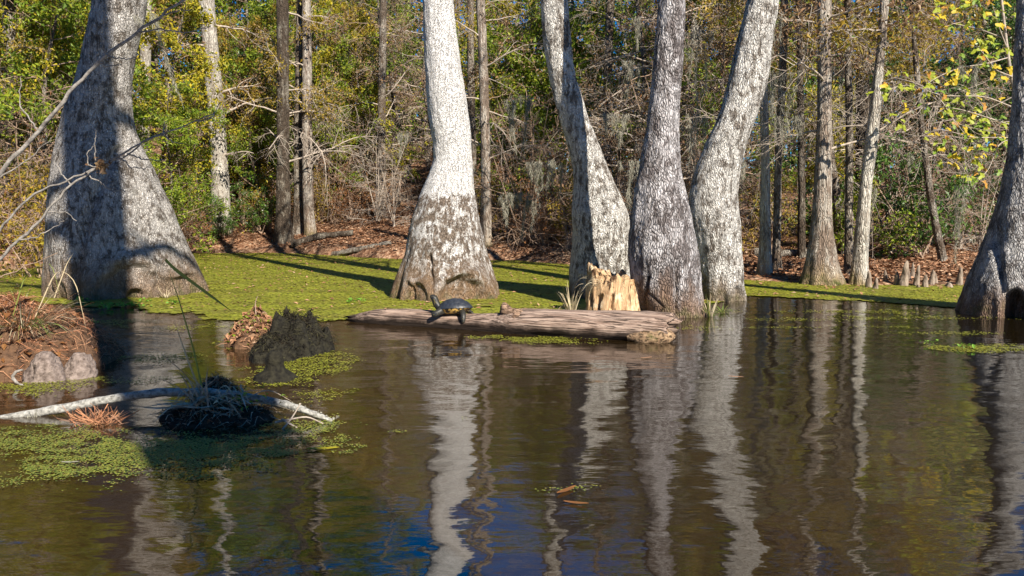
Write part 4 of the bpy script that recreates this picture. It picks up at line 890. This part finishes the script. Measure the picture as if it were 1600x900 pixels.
# overhanging bare branches, upper left ------------------------------------------------------------------
def overhang():
    o = np.array([-3.9, 4.6, .12]); root = thing("leafless_bush", "leafless bush whose pale bare branches cross the flared left trunk", "bush", o)
    def br(pts, r0, r1, D, n=40, parent=root, name="branch", mat=None):
        P = polyline([(at(p[0], p[1], D + (p[2] if len(p) > 2 else 0)) if len(p) < 4 else np.array(p[:3])) - o for p in pts], n)
        rng = np.random.default_rng(int(pts[0][0] * 7 + pts[0][1] * 3) % 9999); P[1:-1] += rng.normal(0, .004, (n - 2, 3))
        V, F = tubes(P, np.linspace(r0, r1, n), 9); V = V + .002 * np.stack([perlin(V * 45), perlin(V * 45 + 7), perlin(V * 45 + 3)], -1)
        return mk(name, V, F, mat or M['dead_branch'], parent)
    A = br([(-250, 560), (-90, 365), (0, 272), (60, 205), (120, 132), (165, 84), (220, 48), (292, -4), (380, -60)], .019, .005, 4.6, 60)
    for t in ([(165, 84), (160, 45), (167, 5)], [(165, 84), (178, 92), (200, 92), (212, 90)], [(152, 95), (165, 103), (190, 101)], [(235, 38), (262, 20), (300, 14)], [(60, 205), (30, 165), (32, 120)], [(-10, 283), (45, 250), (80, 215)], [(215, 50), (250, 45), (290, 52), (330, 40)]):
        br(t, .005, .002, 4.6, 14, A, "twig")
    B = br([(-230, 620), (-90, 490), (0, 402), (75, 332), (110, 288), (160, 258), (215, 226), (262, 206), (335, 178)], .013, .003, 4.55, 60)
    C = br([(-240, 600), (-80, 440), (0, 358), (50, 302), (105, 283), (150, 262), (200, 240), (245, 209), (262, 206)], .010, .004, 4.55, 50)
    for t in ([(152, 262), (148, 232), (150, 203)], [(160, 258), (138, 262), (134, 238), (150, 228)], [(200, 240), (225, 250), (258, 250)], [(250, 210), (270, 222), (285, 224)], [(255, 208), (257, 190)], [(140, 275), (165, 292), (200, 300)], [(75, 332), (100, 330), (120, 345)], [(310, 190), (330, 185), (345, 160)], [(30, 375), (60, 370), (100, 345)], [(110, 288), (90, 262), (95, 240)], [(185, 245), (205, 262), (235, 262)]):
        br(t, .0045, .0018, 4.55, 14, B, "twig")
    Dd = br([(-200, 560), (-60, 460), (20, 425), (90, 395)], .008, .002, 5.2, 20, root, "branch", M['twig'])
    P = np.array([at(158, 257, 4.53) - o]) + np.random.default_rng(1).normal(0, .022, (60, 3)); V, F = leaves(np.random.default_rng(1), P, .03, .6); tag(mk("leaf_scrap", V, F, M['leaf_brown'], B, smooth=False), kind='stuff')
overhang()

# spanish moss ------------------------------------------------------------------
def moss(u, v, D, wpx, hpx, label, n=260, seed=0, slant=0.0):
    """several drooping tails, each a loose fur of short curling fibres round a hanging axis"""
    rng = np.random.default_rng(seed + 900); c = at(u, v, D); w = wpx * D / FPX; h = hpx * D / FPX
    nt = max(2, int(w / .085)); Ps = []
    for k in range(nt):
        x0 = (k + rng.uniform(.1, .9)) / nt - .5; L = h * rng.uniform(.2, 1.15) ** 1.2 * (1 - .9 * abs(x0)); m = int(90 + 330 * L)
        t = rng.beta(1.0, 1.25, m); rad = (.012 + .018 * rng.random()) * (1.05 - t) ** .7 * (.7 + .5 * np.sin(t * 9 + k) ** 2) * (1 + w * .5)
        sw = .05 * np.sin(t * 3 + k * 1.7) * L
        ax = np.stack([x0 * w * (1 - .25 * t) + slant * L * t + sw, rng.normal(0, .05) + .4 * sw, -L * t + rng.normal(0, .02) - .10 * h * x0 ** 2], -1)
        b = ax + rng.normal(0, 1, (m, 3)) * rad[:, None] * [1, 1, .4]
        d = np.stack([rng.normal(0, .35, m) + slant, rng.normal(0, .35, m), -np.abs(rng.normal(.9, .4, m))], -1) * rng.uniform(.03, .10, m)[:, None]
        tt = np.linspace(0, 1, 4)[None, :, None]
        Ps.append(b[:, None] + d[:, None] * tt + rng.normal(0, .008, (m, 4, 3)) * tt)
    P = np.concatenate(Ps); n = len(P); wd = .0022 + .00030 * D
    V, F = ribbons(P, wd * rng.uniform(.5, 1.2, (n, 1)) * np.array([[.8, 1, .8, .2]]), rdir(rng, n) * [1, 1, .2])
    tag(mk("spanish_moss", V, F, M['moss'], loc=c), label, "moss", "hanging moss", None)
MOSS = [(226, 18, 10.0, 40, 120, "thick grey moss strand trailing from the flared left trunk's top right", 300, .45), (1222, 108, 11.6, 62, 95, "widest moss clump between right leaning trunk and thickest right shore cypress"), (1238, 182, 11.8, 40, 62, "lower grey moss clump beneath the widest one by right shore cypress"),
    (1208, 20, 12.2, 34, 70, "moss tuft near the top of the thin right shore cypresses"), (1092, 45, 12.5, 44, 150, "moss curtain high between plated trunk and right leaning trunk"), (1086, 175, 12.5, 40, 120, "moss curtain low between plated trunk and right leaning trunk"),
    (960, 175, 13.0, 50, 90, "moss hanging between the leaning trunk and plated trunk"), (985, 95, 13.5, 36, 70, "small moss tuft left of the plated trunk"), (812, 150, 15.0, 50, 90, "moss veil right of the pale central trunk"), (850, 250, 15.5, 60, 100, "low moss veil left of the leaning trunk"),
    (1496, 285, 11.5, 14, 140, "long thin moss string hanging over the cypress knees"), (1308, 105, 12.3, 24, 60, "moss tuft right of the thickest right shore cypress"), (628, 205, 17.0, 24, 60, "moss wisp left of the pale central trunk"), (1158, 250, 10.6, 12, 45, "short moss beard on the right leaning trunk"),
    (1362, 290, 12.0, 10, 50, "moss beard on the pale tilted right shore trunk"), (1515, 100, 10.5, 22, 70, "moss tuft left of the right edge trunk"), (810, 300, 15.0, 60, 90, "lowest moss veil right of the pale central trunk"), (1425, 240, 12.5, 16, 60, "moss wisp above the cypress knees"), (985, 250, 12.8, 40, 100, "moss low behind the leaning trunk"), (1000, 30, 13.5, 30, 60, "moss tuft high left of the plated trunk")]
for i, mrow in enumerate(MOSS): moss(*mrow[:6], n=mrow[6] if len(mrow) > 6 else 220, seed=i, slant=mrow[7] if len(mrow) > 7 else 0.0)

# cypress knees ------------------------------------------------------------------
KNEES = [(1357, 449, 34, 11, "leaning knee against the pale tilted trunk"), (1366, 452, 31, 11, "leftmost free-standing cypress knee at the water's edge"), (1384, 444, 20, 8, "short slim knee second from left"), (1401, 446, 20, 9, "short knee left of the tallest knee"), (1411, 447, 40, 13, "tallest pointed cypress knee"),
    (1420, 444, 24, 8, "knee close behind the tallest knee's right side"), (1425, 443, 30, 8, "slim knee second right of the tallest knee"), (1431, 447, 33, 9, "second tallest knee in the cypress knee row"), (1436, 450, 15, 10, "low blunt knee in front of the row"), (1445, 449, 25, 11, "stout knee in the row's right half"), (1455, 446, 22, 9, "left knee of the right end pair"), (1461, 445, 18, 8, "right knee of the right end pair"), (1482, 449, 10, 14, "low stubby knee away to the right"), (1498, 446, 27, 10, "lone knee below the hanging moss string")]
for i, (u, v, hp, wp, lab) in enumerate(KNEES):
    g = gnd(u, v); H = hp * g[1] / FPX; R = wp / 2 * g[1] / FPX; z0 = float(terrain_z(g[0], g[1])); z0 = min(z0, .03)
    prof = [(R * 1.25, -.12), (R * 1.15, 0), (R * .98, H * .2), (R * .82, H * .45), (R * .62, H * .7), (R * .42, H * .88), (R * .22, H * .97), (.001, H)]
    V, F = revolve([(np.interp(t, range(8), [p[0] for p in prof]), np.interp(t, range(8), [p[1] for p in prof])) for t in np.linspace(0, 7, 26)], 20)
    V = V + (R * .35 * fbm(V * [16, 16, 6] + i * 3.3, 3))[:, None] * [1, 1, 0]; V[:, 0] += .12 * V[:, 2] * math.sin(i * 2.1)
    tag(mk("cypress_knee", V, F, M['knee'], loc=(g[0], g[1], z0)), lab if len(lab.split()) > 3 else lab + " on right shore", "cypress knee", "cypress knees on the right shore")

# broad-leaved sapling with large lobed leaves, upper right ------------------------------------------------------------------
def maple():
    rng = np.random.default_rng(41); D = 11.2; o = np.array([at(1605, 440, D)[0], D + .3, float(terrain_z(at(1605, 440, D)[0], D + .3))])
    root = thing("maple_sapling", "sapling with large lobed yellow-green leaves left of the right edge trunk", "tree", o)
    f = lambda u, v, d=0.0: at(u, v, D + d) - o
    stem = polyline([(0, 0, -.3), f(1602, 330, .3), f(1594, 200, .2), f(1575, 90, .1), f(1560, -40, 0), f(1548, -200, 0)], 40); V, F = tubes(stem, np.linspace(.035, .012, 40), 9); mk("stem", V, F, M['twig_grey'], root)
    BR = [[(1575, 90), (1540, 100), (1500, 105), (1465, 120), (1450, 130)], [(1585, 150), (1555, 165), (1525, 180), (1500, 200), (1490, 215)], [(1594, 210), (1560, 225), (1545, 265), (1530, 280)], [(1568, 60), (1530, 45), (1480, 35), (1440, 20)], [(1588, 170), (1540, 150), (1470, 150), (1420, 130), (1385, 140)], [(1594, 215), (1520, 215), (1465, 200), (1440, 210)],
          [(1575, 80), (1560, 40), (1550, 5)], [(1590, 190), (1560, 190), (1530, 235), (1480, 245), (1460, 240)], [(1594, 200), (1500, 170), (1440, 165), (1395, 190)], [(1560, -10), (1510, -10), (1470, -5)], [(1582, 120), (1556, 110), (1530, 75), (1515, 70)]]
    tips = []
    for i, b in enumerate(BR):
        dd = np.linspace(0, (-.55, .35, -.3, .3, -.5, .1, -.2, .4, -.1, .2, -.4)[i], len(b)); P = polyline([f(u, v, .1 + d) for (u, v), d in zip(b, dd)], 20)
        V, F = tubes(P, np.linspace(.010, .003, 20), 6); mk("branch", V, F, M['twig_grey'], root); tips.append(P)
    def lobed():
        a = np.arange(22) * 2 * PI / 22; pts = []
        for t in a:
            d = (t - PI / 2 + PI) % (2 * PI) - PI; l = max(math.cos(d * 2.5), -.2) if abs(d) < 2.2 else .1
            pts.append(((.42 + .58 * max(l, 0) ** 1.3) * (1.0 if abs(d) < .6 else .92) * .5, t))
        V = [(0, 0, 0)] + [(r * math.cos(t), r * math.sin(t), -.25 * abs(r * math.cos(t)) + .05 * math.sin(3 * t)) for r, t in pts]
        me = bpy.data.meshes.new("leaf"); me.from_pydata(V, [], [(0, 1 + i, 1 + (i + 1) % 22) for i in range(22)]); me.update(); return me
    mats = [leaf_mat('maple_yellow_leaf', [(.55, .42, .025), (.62, .44, .03)], .4), leaf_mat('maple_lime_leaf', [(.30, .36, .03), (.38, .42, .04)], .4), leaf_mat('maple_green_leaf', [(.16, .27, .03), (.22, .32, .035)], .4), leaf_mat('maple_orange_leaf', [(.5, .26, .03), (.45, .22, .04)], .4)]
    ms = []
    for mt in mats: me = lobed(); me.materials.append(mt); ms.append(me)
    for i in range(290):
        P = tips[i % len(tips)]; c = P[rng.integers(3, 20)] + rng.normal(0, 1, 3) * [.15, .15, .13]; kx = rng.random()
        l = obj("leaf", ms[0 if kx < .28 else 1 if kx < .72 else 2 if kx < .94 else 3], root, c); s = rng.uniform(.10, .20); l.scale = (s, s, s)
        l.rotation_mode = 'ZXY'; l.rotation_euler = (rng.normal(1.0, .4), rng.normal(.1, .45), rng.uniform(-1.6, 1.6) + PI)
maple()

# small plants, grass and floating bits ------------------------------------------------------------------
def sprig(u, v, label, n=16, r=.06, seed=0, mat='sprig'):
    rng = np.random.default_rng(seed); g = gnd(u, v); rr = r * g[1] / 9
    q = rng.normal(0, 1, (n, 3)) * [rr, rr, rr * .35]; q[:, 2] = np.abs(q[:, 2]) + .02
    V, F = leaves(rng, q, rr * .75, .8, .4, .2); t = thing("water_plant", label, "water plant", (g[0], g[1], 0), 0, "fresh green water plants")
    tag(mk("leaf_cluster", V, F, M[mat], t, smooth=False), kind='stuff')
for i, (u, v, lab) in enumerate([(183, 481, "largest bright green sprig cluster before the flared left trunk"), (143, 506, "green sprig alone on dark water below the flared left trunk"), (230, 474, "green sprig farthest right before the flared left trunk"), (212, 481, "green sprig between two others before the flared left trunk"), (127, 471, "shaded green sprig at the foot of the flared left trunk"), (168, 484, "green sprig left of the largest sprig cluster"), (548, 474, "left green sprig above the log's left end"), (568, 472, "right green sprig above the log's left end"), (1450, 540, "green sprig on the streak of duckweed at right"), (270, 476, "green sprig at the flared left trunk's right foot"), (285, 655, "green sprig beside the sedge tussock"), (1508, 545, "small green sprig right on the duckweed streak")]):
    sprig(u, v, lab, 34 if i == 0 else 18, .07 if i == 0 else .05, i)
g = gnd(1108, 494); tuft("grass_tuft", "green and straw grass tuft at the foot of the plated trunk", "grass", (g[0], g[1] - .03, 0), 46, .30, .13, ['grass_green', 'grass_dry'], 61, .009, .3)
g = gnd(1130, 489); tuft("grass_tuft", "low green grass tuft under the right leaning trunk", "grass", (g[0], g[1], 0), 24, .16, .16, ['grass_green'], 62, .008, .5)
g = gnd(893, 492); tuft("straw_tuft", "dry straw stems standing left of the broken stump", "grass", (g[0], g[1], 0), 40, .48, .14, ['grass_dry'], 63, .008, .35)
g = gnd(868, 488); tuft("straw_tuft", "low curling straw tuft farthest left beside the stump", "grass", (g[0], g[1], 0), 22, .14, .16, ['grass_dry', 'grass_green'], 64, .007, .7)
g = gnd(683, 470); tuft("grass_tuft", "short grass tuft at the pale central trunk's seam", "grass", (g[0], g[1] - .03, 0), 30, .16, .10, ['grass_green', 'grass_dry'], 65, .007, .5)
g = gnd(262, 466); tuft("straw_tuft", "tawny grass tuft against the flared left trunk's base", "grass", (g[0], g[1] - .05, 0), 30, .20, .12, ['grass_dry'], 66, .009, .4)
def float_leaf(u, v, label, mat, ln=.09, seed=0):
    rng = np.random.default_rng(seed); g = gnd(u, v); n = 12; t = np.linspace(-1, 1, n); w = (1 - t ** 2) ** .7 * .22
    V = np.concatenate([np.stack([t, -w, .03 + .05 * t ** 2], -1), np.stack([t, 0 * w, .0 * t + .01], -1), np.stack([t, w, .03 + .05 * t ** 2], -1)]) * ln; V[:, 2] += .006
    F = np.concatenate([np.stack([np.arange(n - 1) + k * n, np.arange(n - 1) + 1 + k * n, np.arange(n - 1) + 1 + (k + 1) * n, np.arange(n - 1) + (k + 1) * n], -1) for k in (0, 1)])
    o = mk("floating_leaf", V, F, M[mat], loc=(g[0], g[1], 0)); o.rotation_euler[2] = rng.normal(0, .4); tag(o, label, "leaf", "leaves floating on the pool")
float_leaf(505, 703, "yellow leaf floating right of the sedge tussock", 'leaf_yellow', .075, 1)
float_leaf(110, 724, "pale leaf floating on the shaded duckweed at lower left", 'moss', .04, 2)
float_leaf(885, 768, "left orange leaf floating on open water in the lower middle", 'leaf_rust', .06, 3)
float_leaf(900, 788, "lower orange leaf floating on open water in the lower middle", 'leaf_rust', .05, 4)
float_leaf(1150, 590, "tan leaf floating on the reflection of the right leaning trunk", 'litter', .05, 5)
float_leaf(1010, 560, "tan leaf floating just below the log's right end", 'litter', .05, 6)
# things lying on the far bank
def bank_log(pts, r, label, mat, name="bank_log"):
    P = []
    for u, D, h in pts:
        X = (u - 800) / FPX * D; P.append((X, D, float(terrain_z(X, D)) + h))
    P = polyline(P, 30); o = P[15].copy(); V, F = tubes(P - o, np.linspace(r, r * .7, 30) * (1 + .08 * np.sin(np.arange(30))), 12); V = V + .02 * np.stack([perlin(V * 6), perlin(V * 6 + 4), perlin(V * 6 + 8)], -1)
    tag(mk(name, V, F, mat, loc=o), label, "log")
bank_log([(455, 21.0, .10), (500, 21.2, .12), (552, 21.3, .10)], .10, "dark rotting log lying on the leafy far bank", M['bark_dark'])
bank_log([(520, 19.6, .05), (560, 19.3, .06), (610, 19.0, .05)], .07, "brown log along the far waterline left of the pale central trunk", M['bark_bank'])
bank_log([(1180, 15.5, .08), (1230, 15.2, .08), (1262, 15.1, .1)], .09, "brown log behind the right shore cypresses", M['bark_bank'])
bank_log([(432, 19.7, .30), (460, 19.5, .26), (480, 18.6, -.05)], .022, "bent dead stick dipping into the far duckweed", M['dead_branch'], "dead_stick")

# woods added unseen behind and beside the viewer, blocking sky light to deepen shade
def sky_block_wood():
    rng = np.random.default_rng(88); C = []; TP, TR = [], []
    for i in range(1500):
        if len(TP) >= 120: break
        a = rng.uniform(0, 2 * PI); d = rng.uniform(9, 34); X, Y = d * math.sin(a), d * math.cos(a) - 2
        if not ((X < -6 and Y < 2) or Y < -15): continue
        z = float(terrain_z(X, Y)); h = rng.uniform(7, 13)
        TP.append(np.stack([np.full(5, X), np.full(5, Y), np.linspace(z - .3, z + h, 5)], 1)); TR.append(np.linspace(.18, .05, 5))
        for b in range(9):
            c = np.array([X, Y, z + h * rng.uniform(.12, 1.0)]) + rng.normal(0, 1.1, 3) * [1, 1, .4]
            C.append(rng.normal(0, 1, (34, 3)) * [.95, .95, .7] + c)
    V, F = leaves(rng, np.concatenate(C), .42, .6, 0, .15)
    o = mk("sky_block_wood", V, F, M['leaf_ochre'], smooth=False); tag(o, "unseen woodland added behind the viewer to block low sky light", "woodland", kind='stuff')
    V, F = tubes(np.array(TP), np.array(TR), 5); tag(mk("sky_block_trunk", V, F, M['bark_bank'], o), kind='stuff')
sky_block_wood()
